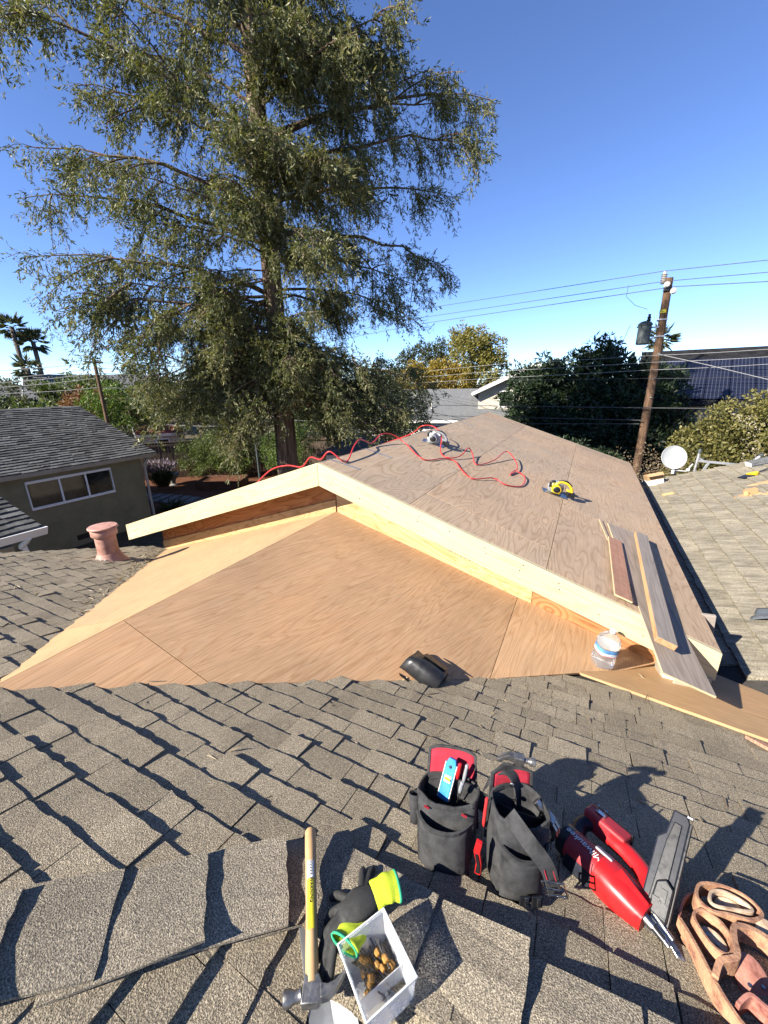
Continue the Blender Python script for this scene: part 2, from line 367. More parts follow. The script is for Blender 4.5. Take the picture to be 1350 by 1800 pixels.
def leaves(C,D,L,W,curl=0.):
    """rhombic leaves: base C, direction D, length L, width W"""
    n=len(C); D=nrm(D); r=rng.normal(size=(n,3)); S=nrm(np.cross(D,r)); Nn=np.cross(S,D)
    L=np.broadcast_to(L,(n,))[:,None]; W=np.broadcast_to(W,(n,))[:,None]
    mid=C+D*L*.45+Nn*L*curl
    V=np.stack([C,mid+S*W/2,C+D*L,mid-S*W/2],1).reshape(-1,3); F=np.arange(4*n).reshape(n,4)
    return V,F
# ---------------------------------------------------------------- shingle courses
def tab_mesh(name,w,ln,th,mat,lift,seed):
    """one asphalt tab: x across, y up the slope, butt edge at y=0 a little ragged"""
    r=random.Random(seed); n=5; V=[]; 
    for i in range(n):
        x=w*i/(n-1); e=r.uniform(-.0035,.0035); wv=r.uniform(-.2,.35)*lift
        V+=[(x,e,-.001),(x,e+.001,th*1.6+lift*.6+wv),(x+r.uniform(-.001,.001),ln*.5,th*.85+lift*.15),(x,ln,.0015)]
    F=[]
    for i in range(n-1):
        a=i*4;b=a+4; F+=[(a,b,b+1,a+1),(a+1,b+1,b+2,a+2),(a+2,b+2,b+3,a+3)]
    F+=[(0,1,2,3)[::-1] if False else (3,2,1,0),((n-1)*4,(n-1)*4+1,(n-1)*4+2,(n-1)*4+3)]
    me=bpy.data.meshes.new(name); me.from_pydata(V,[],F); me.materials.append(M[mat]); me.update(); return me
def courses(O,u,v,exp,widths,interval,kmin,kmax,seed,skip=None):
    """yield (position,width) of tabs. O origin, u along the course, v up the slope; interval(k)->list of (u0,u1)"""
    r=random.Random(seed); out=[]
    for k in range(kmin,kmax):
        for (a,b) in interval(k*exp):
            x=a-r.uniform(0,.15) if r.random()<2 else a
            x=a; first=True
            while x<b-.03:
                w=r.choice(widths) if not first else r.choice(widths)*1.0
                first=False
                if x+w>b+.02: w=b-x
                if w>.03: out.append((O+u*x+v*(k*exp),w,k))
                x+=w+.0025
    return out
# ================================================================ setting
def sheet(name,poly,z,mat):
    o=MB().add([(x,y,z) for x,y in poly],[tuple(range(len(poly)))]).build(name,mat); o['kind']='structure'; return o
sheet('ground',[(-900,-600),(900,-600),(900,1200),(-900,1200)],0,'ground_soil')
sheet('garden_mulch',[(-19,5.8),(-10.3,5.8),(-8.5,9.5),(-9.5,14.5),(-13,16.5),(-22,13.5)],.012,'mulch')
# ================================================================ the house under the camera
house=thing('house','low house with weathered grey shingle roof in the foreground','house',(0,0,0))
Zr=3.8
def zA(x,y): return 3.24-(y+2.57)/3
HX=1.70; RY=-2.52; ZP=3.24-(RY+2.57)/3
def zB(x,y): return ZP-(x-HX)/3
def zC(x,y): return ZP+(y-RY)/3
def zD(x,y): return 2.2+(x-3.3)/3
def slab(poly,zf,th=.02,off=0): # polygon in plan laid on a slope
    return MB().prism([(x,y,zf(x,y)+off) for x,y in poly],(0,0,-th))
VX=lambda y:3.85-y           # valley between slopes A and D
deckA=slab([(-3.25,-4.6),(HX-2.04,-4.6),(HX,RY),(6.41,RY),(3.5,.35),(3.05,.6),(-3.0,.6),(-3.25,.2)],zA).build('roof_slope','roof_felt',house)
deckB=slab([(HX-2.04,-4.6),(HX,RY),(HX+2.04,-4.6)],zB).build('roof_slope','roof_felt',house)
deckC=slab([(HX,RY),(7.5,RY),(7.5,-4.6),(HX+2.04,-4.6)],zC).build('roof_slope','roof_felt',house)
deckD=slab([(3.5,.35),(6.41,RY),(8.6,RY),(8.6,7.56),(3.32,7.56),(3.32,.53)],zD).build('roof_slope','roof_felt',house)
# walls of the wings below the roofs
w=MB(); w.box((-.05,3.9,.9),(5.8,6.8,1.8)); w.build('wall','stucco_beige',house)
w=MB(); w.box((6.1,2.3,.95),(5.0,10,1.9)); w.build('wall','stucco_beige',house)
w=MB(); w.box((1.5,-4,1.0),(9,6,2.0)); w.build('wall','stucco_beige',house)
# shingle tabs
UA=Vector((-1,0,0)); VA=Vector((0,-1,1/3)).normalized(); NA=Vector((0,1/3,1)).normalized()
EXP=.1215; OA=Vector((0,.337,zA(0,.337)+.001))
cosA=1/math.sqrt(1+1/9)
def intA(d):
    y=.337-d*cosA; ym=y-.06
    xl=-3.22
    xr=min(VX(ym)-.06,6.3) if ym>RY-.04 else ym+HX-RY-.06
    cl=-(ym+2.57)*1.04+.18; cr=(ym+2.57)*1.11-.3
    out=[]
    if ym>-2.35:
        if cl>xl+.1: out.append((xl,cl))
        if ym>-.25: a=None
        else: a=cr
        if ym>-.42: a=None
        if a is not None and a<xr: out.append((a,xr))
    else: out.append((xl,xr))
    return [(-b,-a) for a,b in out]
WID=[.1,.115,.125,.13,.13,.14,.16,.2]
tabsA=courses(OA,UA,VA,EXP,WID,intA,1,43,11)
UB=Vector((0,-1,0)); 
UBv=Vector((-1,0,1/3)).normalized(); UBu=Vector((0,1,0))
def intB(d):
    x=3.9-d*cosA; xm=x-.06
    return [(-4.6,xm-HX+RY-.06)] if xm<=HX else [(-4.6,RY-(xm-HX))]
tabsB=courses(Vector((3.9,0,zB(3.9,0)+.001)),UBu,UBv,EXP,WID,intB,3,41,12)
UCu=Vector((1,0,0)); UCv=Vector((0,1,1/3)).normalized()
def intC(d):
    y=-4.4+d*cosA; ym=y+.07
    return [(HX+(RY-ym),7.0)] if ym<RY-.01 else []
tabsC=courses(Vector((0,-4.4,zC(0,-4.4)+.001)),UCu,UCv,EXP,WID,intC,0,17,13)
from bpy_extras.object_utils import world_to_camera_view
bpy.context.view_layer.update()
def px(p):
    q=world_to_camera_view(scene,camo,Vector(p)); return q.x,q.y,q.z
cand=[]
for (tl,u,v) in ((tabsA,UA,VA),(tabsB,UBu,UBv),(tabsC,UCu,UCv)):
    for p,wd,kk in tl:
        c=p+u*wd/2+v*.06; a=px(c)
        vis=a[2]>.1 and -.06<a[0]<1.06 and -.08<a[1]<1.05
        cand.append((wd/ max(a[2],.05)**2 if vis else -1,p,wd,u,v,kk))
cand.sort(key=lambda q:-q[0])
meshes={}
LN=EXP*1.75
def getmesh(wd,var,mat='shingle_grey',tall=False):
    key=(round(wd,2),var,mat,tall)
    if key not in meshes: meshes[key]=tab_mesh('shingle',max(.03,round(wd,2)),LN,.0145 if tall else .0105,mat,[.002,.005,.003,.009][var],hash(key)%9999)
    return meshes[key]
rs=random.Random(3)
def tabmat(p,u,v):
    n=u.cross(v); return Matrix((u,v,n)).transposed().to_4x4()
restV=[];restF=[]
for i,(sc_,p,wd,u,v,kk) in enumerate(cand):
    n=u.cross(v).normalized(); tall=rs.random()<.35
    me=getmesh(wd,rs.randrange(4),'shingle_grey',tall)
    jit=v*rs.uniform(-.003,.003)+n*rs.uniform(0,.003)
    mw=Matrix.Translation(p+jit)@tabmat(p,u,v)@Matrix.Rotation(rs.uniform(-.012,.012),4,'Z')
    if i<300 and sc_>0:
        o=bpy.data.objects.new('shingle',me); COL.objects.link(o)
        o.parent=deckA if u is UA else (deckB if u is UBu else deckC); o.matrix_world=mw
    else:
        b=len(restV); restV+=[tuple(mw@x.co) for x in me.vertices]; restF+=[tuple(b+q for q in f.vertices) for f in me.polygons]
o=MB().add(restV,restF).build('shingle_field','shingle_grey',deckA); o['kind']='stuff'
# slope D: wide shake-like courses, falling towards the new roof
UDu=Vector((0,-1,0)); UDv=Vector((1,0,1/3)).normalized()
def intD(d):
    x=3.36+d*cosA; lo=max(3.85-x,-2.5) ; return [(-7.55,-max(lo+.12,-2.5))]
tabsD=courses(Vector((3.36,0,zD(3.36,0)+.001)),UDu,UDv,.215,[.1,.13,.16,.2,.24],intD,0,24,14)
V_=[];F_=[]; rs=random.Random(5); md={}
for p,wd,kk in tabsD:
    key=(round(wd,2),rs.randrange(3))
    if key not in md: md[key]=tab_mesh('t',max(.03,round(wd,2)),.35,.022,'shingle_shake',[.004,.01,.007][key[1]],hash(key)%999)
    me=md[key]; mw=Matrix.Translation(p+UDv*rs.uniform(-.008,.008))@tabmat(p,UDu,UDv); b=len(V_)
    V_+=[tuple(mw@x.co) for x in me.vertices]; F_+=[tuple(b+q for q in f.vertices) for f in me.polygons]
o=MB().add(V_,F_).build('shingle_field','shingle_shake',deckD); o['kind']='stuff'
# ridge and hip caps, each a bent piece overlapping the next one down
def cap_mesh(L,hw,slopeL,slopeR,th,lift,seed):
    r=random.Random(seed); V=[];F=[];nx=9; ph=1 if seed%2 else -1
    for j,(y,zz) in enumerate(((0,lift+th),(L*.5,lift*.55+th),(L,th*.4))):
        for i in range(nx):
            s=-1+2*i/(nx-1); x=s*hw; k=max(0,abs(s)-.12); z=-(slopeL if s<0 else slopeR)*k*hw*.93+zz+r.uniform(-.0015,.0015)+(lift*1.0*abs(s)**1.6 if j==0 else lift*.35*abs(s)**1.6 if j==1 else 0)*(1 if s*ph>0 else .45)
            V.append((x+r.uniform(-.002,.002),y+r.uniform(-.003,.003),z))
    n=len(V); V+=[(x,y,z-th) for x,y,z in V]
    for j in range(2):
        for i in range(nx-1):
            a=j*nx+i; F.append((a,a+1,a+nx+1,a+nx)); F.append((a+n,a+nx+n,a+nx+1+n,a+1+n))
    for i in range(nx-1): F+= [(i,i+n,i+1+n,i+1),(2*nx+i,2*nx+i+1,2*nx+i+1+n,2*nx+i+n)]
    for j in range(2):
        for c in (0,nx-1):
            a=j*nx+c; q=(a,a+nx,a+nx+n,a+n); F.append(q if c==0 else q[::-1])
    me=bpy.data.meshes.new('ridge_cap'); me.from_pydata(V,[],F); me.materials.append(M['shingle_cap']); me.update(); return me
# hip: from the peak P up towards (-X,-Y); slope sideways on a hip is 1/3/sqrt2
Pk=Vector((HX,RY,ZP)); hd=Vector((-1,-1,1/3)).normalized(); hx=Vector((-1,1,0)).normalized()
hn=hx.cross(hd).normalized()
for i in range(11):
    me=cap_mesh(.30,.102,.236,.236,.0075,.013+.006*(i%3),i)
    o=bpy.data.objects.new('ridge_cap',me); COL.objects.link(o); o.parent=deckA
    p=Pk+hd*(-.12+.197*i)+hn*(.016+(.003 if i%2 else 0))
    o.matrix_world=Matrix.Translation(p)@Matrix((hx,hd,hn)).transposed().to_4x4()@Matrix.Rotation(random.uniform(-.07,.07),4,'Z')
ry=Vector((-1,0,0)); rx=Vector((0,1,0)); rn=Vector((0,0,1))
for i in range(9):
    me=cap_mesh(.31,.105,.30,.30,.0075,.017+.009*(i%2),40+i)
    o=bpy.data.objects.new('ridge_cap',me); COL.objects.link(o); o.parent=deckC
    p=Vector((2.02+.225*(i),RY,ZP+.02))
    o.matrix_world=Matrix.Translation(p)@Matrix((rx*-1 if False else rx,ry,rx.cross(ry))).transposed().to_4x4()@Matrix.Rotation(random.uniform(-.05,.05),4,'Z')
# metal valley strip between slopes B and C
va=Vector((HX,RY,ZP+.012)); vb=va+Vector((1.6,-1.6,-1.6/3))
d=(vb-va).normalized(); sdv=Vector((1,1,0)).normalized()
m=MB(); 
for t0,t1 in ((0.05,1),):
    a=va+d*.05; b=vb
    m.add([a-sdv*.05+Vector((0,0,.02)),a+Vector((0,0,.004)),a+sdv*.05+Vector((0,0,.02)),b-sdv*.06+Vector((0,0,.02)),b+Vector((0,0,.004)),b+sdv*.06+Vector((0,0,.02))],[(0,1,4,3),(1,2,5,4)])
m.build('valley_flashing','galvanised',deckC,solid=.002)
# ================================================================ the new gable roof
def Ry3(a): return Matrix.Rotation(a,3,'Y')
new=thing('gable_roof_addition','new gable roof of bare plywood with cream fascia boards','roof addition',(0,0,0))
TH=.018
def roof_sheet(x0,x1,y0,y1,side,mat='ply_deck',name='plywood_sheet'):
    """flat sheet lying on one slope; local x runs along the ridge (grain)"""
    g=.0025; xa,xb=x0+g,x1-g; xm=(xa+xb)/2; ym=(y0+y1)/2
    c=Vector((side*xm,ym,Zr-xm/3)); sx=(xb-xa)/cosA
    rot=frame((0,1,0),z=(side*1/3,0,1))
    o=MB().box((0,0,TH/2),(y1-y0-2*g,sx,TH)).build(name,mat,new,loc=c,rot=rot)
    return o
rows=[(0,.915),(.915,2.073),(2.073,3.23)]
offs=[1.62,.42,1.9]
for side in (1,-1):
    for (a,b),of in zip(rows,offs):
        ys=[0]; y=of
        while y<7.3: ys.append(y); y+=2.44
        ys.append(7.37)
        for y0,y1 in zip(ys,ys[1:]): roof_sheet(a,b,y0,y1,side)
# nail heads along the sheet edges
nm=MB(); rn_=random.Random(8)
for x in (.03,.885,.945,2.045,2.1,3.2,.45,1.5,2.65):
    y=.05
    while y<7.3:
        xx=x+rn_.uniform(-.012,.012); nm.lathe([(.0048,0),(.004,.0012)],5,(xx,y,Zr-xx/3+TH+.0004)); y+=rn_.uniform(.13,.19)*(1 if x not in(.45,1.5,2.65) else 2.2)
for x0 in range(1,12):
    for y in (.4,.8,1.2,2.0,2.45,2.85,3.3,4.1,4.5,5.3):
        if rn_.random()<.7: nm.lathe([(.0048,0),(.004,.0012)],5,(x0*.28+rn_.uniform(-.02,.02),y+rn_.uniform(-.01,.01),Zr-(x0*.28)/3+TH+.004))
o=nm.build('nail_heads','black_metal',new); o['kind']='stuff'
# fascia boards on the rake
def rake(side,y0,y1,x1,zt,h,mat,name,label=None,x0=0.0):
    poly=[(side*x0,0,Zr-x0/3+zt),(side*x1,0,Zr-x1/3+zt),(side*x1,0,Zr-x1/3+zt-h),(side*x0,0,Zr-x0/3+zt-h)]
    c=Vector((side*(x0+x1)/2,y0,Zr-(x0+x1)/6)); rot=frame((1,0,-side/3),z=(side/3,0,1))
    inv=rot.inverted(); P=[inv@(Vector(p)-Vector((c.x,0,c.z))) for p in poly]
    if side<0: P=P[::-1]
    m=MB().prism(P,inv@Vector((0,y1-y0,0)))
    return m.build(name,mat,new,loc=c,rot=rot,bevel=.003,label=label)
rake(1,-.038,0,3.235,.019,.222,'fascia_wood','fascia_board',x0=.0015)
rake(-1,-.038,0,3.265,.019,.222,'fascia_wood','fascia_board',x0=.0015)
rake(1,7.37,7.4,3.23,.019,.2,'fascia_wood','fascia_board',x0=.001)
rake(-1,7.37,7.4,3.23,.019,.2,'fascia_wood','fascia_board',x0=.001)
# nail heads on the fascia
nm=MB()
for side in (1,-1):
    for i in range(11):
        x=.15+i*.29
        for q in (.05,.1,.15):
            if random.random()<.55:
                nm.lathe([(.0045,0),(.0045,.002),(0,.0025)],6,(side*(x+random.uniform(-.02,.02)),-.0385,Zr-x/3-q+.02),Matrix.Rotation(R(90),3,'X'))
o=nm.build('nail_heads','black_metal',new); o['kind']='stuff'
# gable wall under the rake, in separate pieces of plywood
def wallpiece(x0,x1,ztop,zbot,mat,y=.25,t=.014,name='wall_panel'):
    s=1 if x1>0 else -1
    c=Vector(((x0+x1)/2,y,Zr-abs(x0+x1)/6-.4)); rot=frame((1,0,-s/3),z=(s/3,0,1)); inv=rot.inverted()
    poly=[(x0,y,ztop(x0)),(x1,y,ztop(x1)),(x1,y,zbot(x1)),(x0,y,zbot(x0))]
    P=[inv@(Vector(p)-c) for p in poly]
    return MB().prism(P,inv@Vector((0,t,0))).build(name,mat,new,loc=c,rot=rot)
top=lambda x:Zr-abs(x)/3-.03; low=lambda x:2.0
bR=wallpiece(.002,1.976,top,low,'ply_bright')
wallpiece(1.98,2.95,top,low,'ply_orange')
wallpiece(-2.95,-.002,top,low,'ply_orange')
# left wall in painted tones: orange for rake shade, lighter strip for sunlit foot
wallpiece(-2.95,-.002,lambda x:3.24-abs(x)*.32+.15,lambda x:3.24-abs(x)*.32-.06,'ply_bright',y=.236,t=.012,name='sunlit_strip')
# side walls and end wall
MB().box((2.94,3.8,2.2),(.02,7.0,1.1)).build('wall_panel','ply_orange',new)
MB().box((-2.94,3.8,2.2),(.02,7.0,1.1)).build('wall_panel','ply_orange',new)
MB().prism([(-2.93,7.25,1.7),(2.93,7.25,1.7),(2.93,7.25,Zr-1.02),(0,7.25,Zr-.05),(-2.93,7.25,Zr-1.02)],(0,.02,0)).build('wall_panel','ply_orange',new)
# soffit end block at the right eave
MB().prism([(2.95,0,Zr-1.2),(3.2,0,Zr-1.29),(3.2,0,Zr-1.42),(2.95,0,Zr-1.42)],(0,.02,0)).build('soffit_return','white_paint',new)
MB().prism([(2.94,.03,Zr-1.0),(3.22,.03,Zr-1.09),(3.22,.03,Zr-1.5),(2.94,.03,Zr-1.5)],(0,.2,0)).build('soffit_return','stucco_beige',new)
# printed marks on the wall board
rt=frame((1,0,-.333),z=(0,-1,0))
for txt,x,dz,sz,mt in (('RICHPLY',.62,.305,.085,'ink_brown'),('CATEGORY',1.36,.345,.06,'ink_brown')):
    text_part('printed_mark',txt,sz,mt,new,(x,.2492,Zr-x/3-dz),rt)
MB().add([(.36,.2492,Zr-.36),(.40,.2492,Zr-.41),(.47,.2492,Zr-.43),(.43,.2492,Zr-.45),(.40,.2492,Zr-.47),(.39,.2492,Zr-.43)],[(0,1,2,3,4,5)]).build('printed_mark','ink',new)
for x,dz,w_ in ((1.1,.31,.1),(1.2,.325,.06),(1.62,.315,.08),(1.76,.33,.09),(1.87,.34,.05)):
    MB().box((x,.2493,Zr-x/3-dz),(w_,.0006,.014),Ry3(math.atan(1/3))).build('printed_mark','ink_brown',new)
# cricket: plywood laid over the old shingles in front of the gable
def ply_poly(poly,zf,mat,grain,name='plywood_sheet',parent=new,th=.016,lift=.018,z0=None):
    c=Vector((sum(p[0] for p in poly)/len(poly),sum(p[1] for p in poly)/len(poly),0)); c.z=zf(c.x,c.y)+lift
    e=.01; n=Vector((-(zf(c.x+e,c.y)-zf(c.x,c.y))/e,-(zf(c.x,c.y+e)-zf(c.x,c.y))/e,1)).normalized()
    rot=frame(grain,z=n); inv=rot.inverted()
    P=[inv@(Vector((x,y,zf(x,y)+lift))-c) for x,y in poly]
    return MB().prism(P,(0,0,-th)).build(name,mat,parent,loc=c,rot=rot)
zr=lambda x,y:3.24-.30*x; zl=lambda x,y:3.24+.32*x
fr=lambda y:(y+2.57)*1.11; fl=lambda y:-(y+2.57)*1.04
g=(0,1,-.0)
ply_poly([(0.002,-2.6),(fr(-1.98),-1.98),(.002,-1.98)],zr,'ply_cricket',(0,1,0))
ply_poly([(0.002,-1.975),(fr(-1.975),-1.975),(1.86,fr and 1.86/1.11-2.57),(1.86,.245),(.002,.245)],zr,'ply_cricket',(.25,1,0))
ply_poly([(1.864,1.864/1.11-2.57),(fr(-.05)*.97,-.05),(2.95,.245),(1.864,.245)],zr,'ply_cricket',(.1,1,0))
ply_poly([(-.002,-2.6),(fl(-2.05),-2.05),(-.002,-1.95)][::-1],zl,'ply_left',(-.3,1,0))
ply_poly([(-.002,-1.945),(fl(-2.045),-2.045),(fl(.245),.245),(-.002,.245)][::-1],zl,'ply_left',(-.3,1,0))
# sheet lying over the valley to the right, with a strip beside it
zAl=lambda x,y:zA(x,y)
ply_poly([(2.40,-.38),(3.35,-.66),(4.9,-1.12),(3.62,.2),(3.4,.42),(2.97,.243),(2.5,.243),(2.34,-.2)],lambda x,y:zA(x,y)+.022,'ply_left',(1,-.3,0))
ply_poly([(3.2,-.7),(4.8,-1.2),(4.8,-1.32),(3.36,-.9)],lambda x,y:zA(x,y)+.03,'ply_pink',(1,-.3,0))
# black cut felt edge along the valley foot of slope D
MB().prism([(3.28,.75,zD(3.28,0)-.02),(3.42,.62,zD(3.42,0)+.03),(3.42,7.35,zD(3.42,0)+.03),(3.28,7.35,zD(3.28,0)-.02)],(0,0,-.01)).build('valley_felt','roof_felt',deckD)
# ================================================================ things on the roof, near the camera
def wpart(m,name,mat,parent,**k):
    """part given in world coordinates, parent an unrotated Empty"""
    return m.build(name,mat,parent,loc=-parent.location,**k)
def Ry(a): return Matrix.Rotation(a,3,'Y')
def Rx(a): return Matrix.Rotation(a,3,'X')
def Rz(a): return Matrix.Rotation(a,3,'Z')
# ---- claw hammer lying over the hip
hx_=Vector((.179,-.24,-.014)).normalized()
t=thing('hammer','framing hammer with bare wooden handle and steel head lying across the ridge caps','hammer',(1.6457,-2.4521,3.29),frame(hx_))
P=[(0,.0125),(.006,.0155),(.05,.0155),(.12,.014),(.2,.0135),(.27,.0148),(.31,.0142)]
m=MB().tube([(x,0,0) for x,r in P],[r for x,r in P],14,flat=1.18); m.build('handle','hickory',t,smooth=50)
def sticker(x0,x1,mat,nm,par=t):
    m=MB(); n=7
    m.grid(lambda a,b:(x0+(x1-x0)*b,.0152*math.sin(-.62+1.24*a)*1.0,.0152*1.19*math.cos(-.62+1.24*a)+.0004),n,6); return m.build(nm,mat,par)
sticker(.085,.124,'label_white','barcode_label')
m=MB()
for i in range(9): m.box((.088+i*.0036,.0015,.0187),(.0012 if i%2 else .0022,.009,.0003))
m.build('barcode','ink',t)
sticker(.126,.225,'label_yellow','warning_label')
text_part('warning_text','WARNING',.011,'ink',t,(.15,.001,.0191),Rz(0).to_4x4().to_3x3())
hm=MB()
hm.box((.318,0,0),(.034,.03,.028)); head=hm
m=MB(); prof=[(.0,-.004),(.0135,-.003),(.0145,.0),(.0145,.012),(.0105,.02),(.0105,.03),(.0135,.036)]
m.lathe([(r*1.02,z) for r,z in prof],12,(.322,-.058,0),Matrix.Rotation(R(-90),3,'X'))
m.prism([(.298,-.016,-.014),(.34,-.024,-.014),(.344,.012,-.014),(.33,.028,-.014),(.3,.016,-.014)],(0,0,.028))
m.tube([(.285,0,0),(.3,0,0)],[.0135,.0165],10)
m.build('head','steel_forged',t,bevel=.002,smooth=40)
for s in (-1,1):
    m=MB(); path=[(.326,.018),(.328,.034),(.322,.05),(.311,.065),(.297,.078)]; V=[];n=len(path)
    for i,(x,y) in enumerate(path):
        k=1-i/(n-1); hw=.010*k+.0016; zc=s*(.0062+.002*i/(n-1)); wz=.0052*k+.003
        V+=[(x-hw,y,zc-wz),(x+hw,y,zc-wz),(x+hw,y,zc+wz),(x-hw,y,zc+wz)]
    F=[(i*4+q,i*4+(q+1)%4,i*4+4+(q+1)%4,i*4+4+q) for i in range(n-1) for q in range(4)]+[(3,2,1,0),tuple((n-1)*4+q for q in range(4))]
    m.add(V,F).build('claw','steel_forged',t,bevel=.0012)
# ---- clear box of nails
cx=Vector((1.96,-2.628,3.245)); rb=Rz(math.atan2(.088,.059))@Rx(R(-5))@Ry(R(-4))
bt=thing('nail_box','clear plastic box holding loose nails beside the gloves','box',cx,rb)
L2,W2,H2=.058,.068,.088
def tray(l,w,h,th,tp=.84):
    m=MB(); rim=[(-l,-w),(l,-w),(l,w),(-l,w)]; V=[]
    for (k,z) in ((tp,0),(1,h)):
        V+=[(x*k,y*k,z) for x,y in rim]
    for (k,z) in ((1,h),(tp,th)):
        V+=[(x*k-(th if x>0 else -th),y*k-(th if y>0 else -th),z) for x,y in rim]
    F=[(3,2,1,0)]+[(i,(i+1)%4,(i+1)%4+4,i+4) for i in range(4)]+[(i+4,(i+1)%4+4,(i+1)%4+8,i+8) for i in range(4)]+[(i+8,(i+1)%4+8,(i+1)%4+12,i+12) for i in range(4)]+[(12,13,14,15)]
    return m.add(V,F)
tray(L2,W2,H2,.0022).build('tray','clear_plastic',bt,bevel=.002)
m=MB(); 
rimp=[(-L2,-W2),(L2,-W2),(L2,W2),(-L2,W2)]
m.ribbon([(x*1.02,y*1.02,H2) for x,y in rimp],(0,0,1),.007,.005,True).build('rim','white_plastic',bt,bevel=.0012)
MB().box((0,-.02,.03),(.1,.0015,.05)).build('divider','clear_plastic',bt)
MB().box((L2*1.05,.012,H2-.012),(.002,.07,.02)).build('label_strip','ink_red',bt)
rr=random.Random(21); gn='nails lying in the clear box'
def nail_mesh(l,mt):
    m=MB().lathe([(.0016,0),(.0016,l*.92),(0,l)],6); m.lathe([(.0042,-.0012),(.0042,0.0)],8); return m.mesh('nail',mt)
nme=nail_mesh(.062,'nail_steel'); cme=MB().lathe([(.004,.010),(.0068,.012),(.0068,.022),(.004,.025)],7).mesh('collar','coil_brown')
for i in range(30):
    o=bpy.data.objects.new('nail',nme); COL.objects.link(o)
    lx=rr.uniform(-.028,.034); ly=rr.uniform(-.01,.045); lz=.007+i*.0013
    p=cx+rb@Vector((lx,ly,lz)); a=rr.uniform(0,6.28)
    if abs(lx)+.05*abs(math.cos(a))>.05: a=math.pi/2+rr.uniform(-.4,.4)
    d=rb@Vector((math.cos(a),math.sin(a),rr.uniform(.02,.45))); o.rotation_euler=d.to_track_quat('Z','Y').to_euler(); o.location=p-d.normalized()*.026
    tag(o,'loose nail with orange collating collar heaped in the clear box','nail',gn)
    c=bpy.data.objects.new('collar',cme); COL.objects.link(c); c.parent=o
# ---- gloves: knitted lime cuffs, black dipped fingers
def finger(m,pts,r0,r1,seg=10):
    P=smooth_path(pts,5); n=len(P); m.tube(P,[max(.003,(r0+(r1-r0)*i/(n-1))*(1 if i<n-2 else (.8 if i==n-2 else .45))) for i in range(n)],seg)
def glove(label,base,wrist,palm_end,fingers,cuff,rw=.03):
    t=thing('work_glove',label,'glove',base)
    m=MB(); w,p=Vector(wrist),Vector(palm_end)
    P=smooth_path([w,w.lerp(p,.5)+Vector((0,0,.006)),p],6); n=len(P)
    m.tube(P,[rw*(.72+.5*math.sin(math.pi*min(1,.15+.7*i/(n-1)))) *(.9 if i<n-1 else .6) for i in range(n)],14,flat=.55)
    for f in fingers: finger(m,f,.0115,.0085)
    o=wpart(m,'hand','glove_black',t,smooth=True)
    rm=o.modifiers.new('r','REMESH'); rm.mode='VOXEL'; rm.voxel_size=.003; rm.use_smooth_shade=True
    sm=o.modifiers.new('s','SMOOTH'); sm.iterations=3
    Pc=smooth_path(cuff,6); n=len(Pc); m=MB(); m.tube(Pc,[.031+.0015*math.sin(i*1.3)+.004*i/n for i in range(n)],16,cap=False,flat=.36)
    wpart(m,'cuff','glove_lime',t,smooth=True,solid=.0022)
    e=Pc[-1]; dd=(Pc[-1]-Pc[-2]).normalized(); m=MB(); m.tube([e-dd*.004,e+dd*.003],[.0355,.0358],16,cap=False,flat=.38); wpart(m,'hem','glove_green',t,smooth=True,solid=.003)
    return t
glove('black and lime work glove with open cuff leaning on the nail box',(1.87,-2.57,3.2),(1.868,-2.575,3.285),(1.842,-2.505,3.268),
  [[(1.85,-2.52,3.27),(1.828,-2.475,3.264),(1.815,-2.448,3.25)],[(1.855,-2.515,3.268),(1.842,-2.463,3.258),(1.84,-2.43,3.245)],[(1.865,-2.515,3.265),(1.862,-2.465,3.255),(1.868,-2.435,3.24)],[(1.835,-2.535,3.27),(1.79,-2.535,3.262),(1.772,-2.548,3.25)],[(1.87,-2.52,3.265),(1.882,-2.475,3.252),(1.892,-2.45,3.238)]],
  [(1.868,-2.572,3.287),(1.872,-2.6,3.3),(1.87,-2.628,3.312)])
glove('rolled black and lime work glove lying along the hammer handle',(1.83,-2.6,3.2),(1.885,-2.515,3.3),(1.835,-2.585,3.292),
  [[(1.84,-2.575,3.292),(1.828,-2.62,3.285),(1.836,-2.665,3.27),(1.84,-2.69,3.262)],[(1.83,-2.57,3.285),(1.812,-2.61,3.275),(1.814,-2.645,3.262),(1.818,-2.66,3.255)],[(1.85,-2.58,3.295),(1.843,-2.625,3.287),(1.856,-2.668,3.27),(1.863,-2.69,3.26)],[(1.825,-2.555,3.28),(1.8,-2.575,3.268),(1.795,-2.6,3.258)]],
  [(1.885,-2.515,3.302),(1.908,-2.488,3.306),(1.928,-2.47,3.3)])
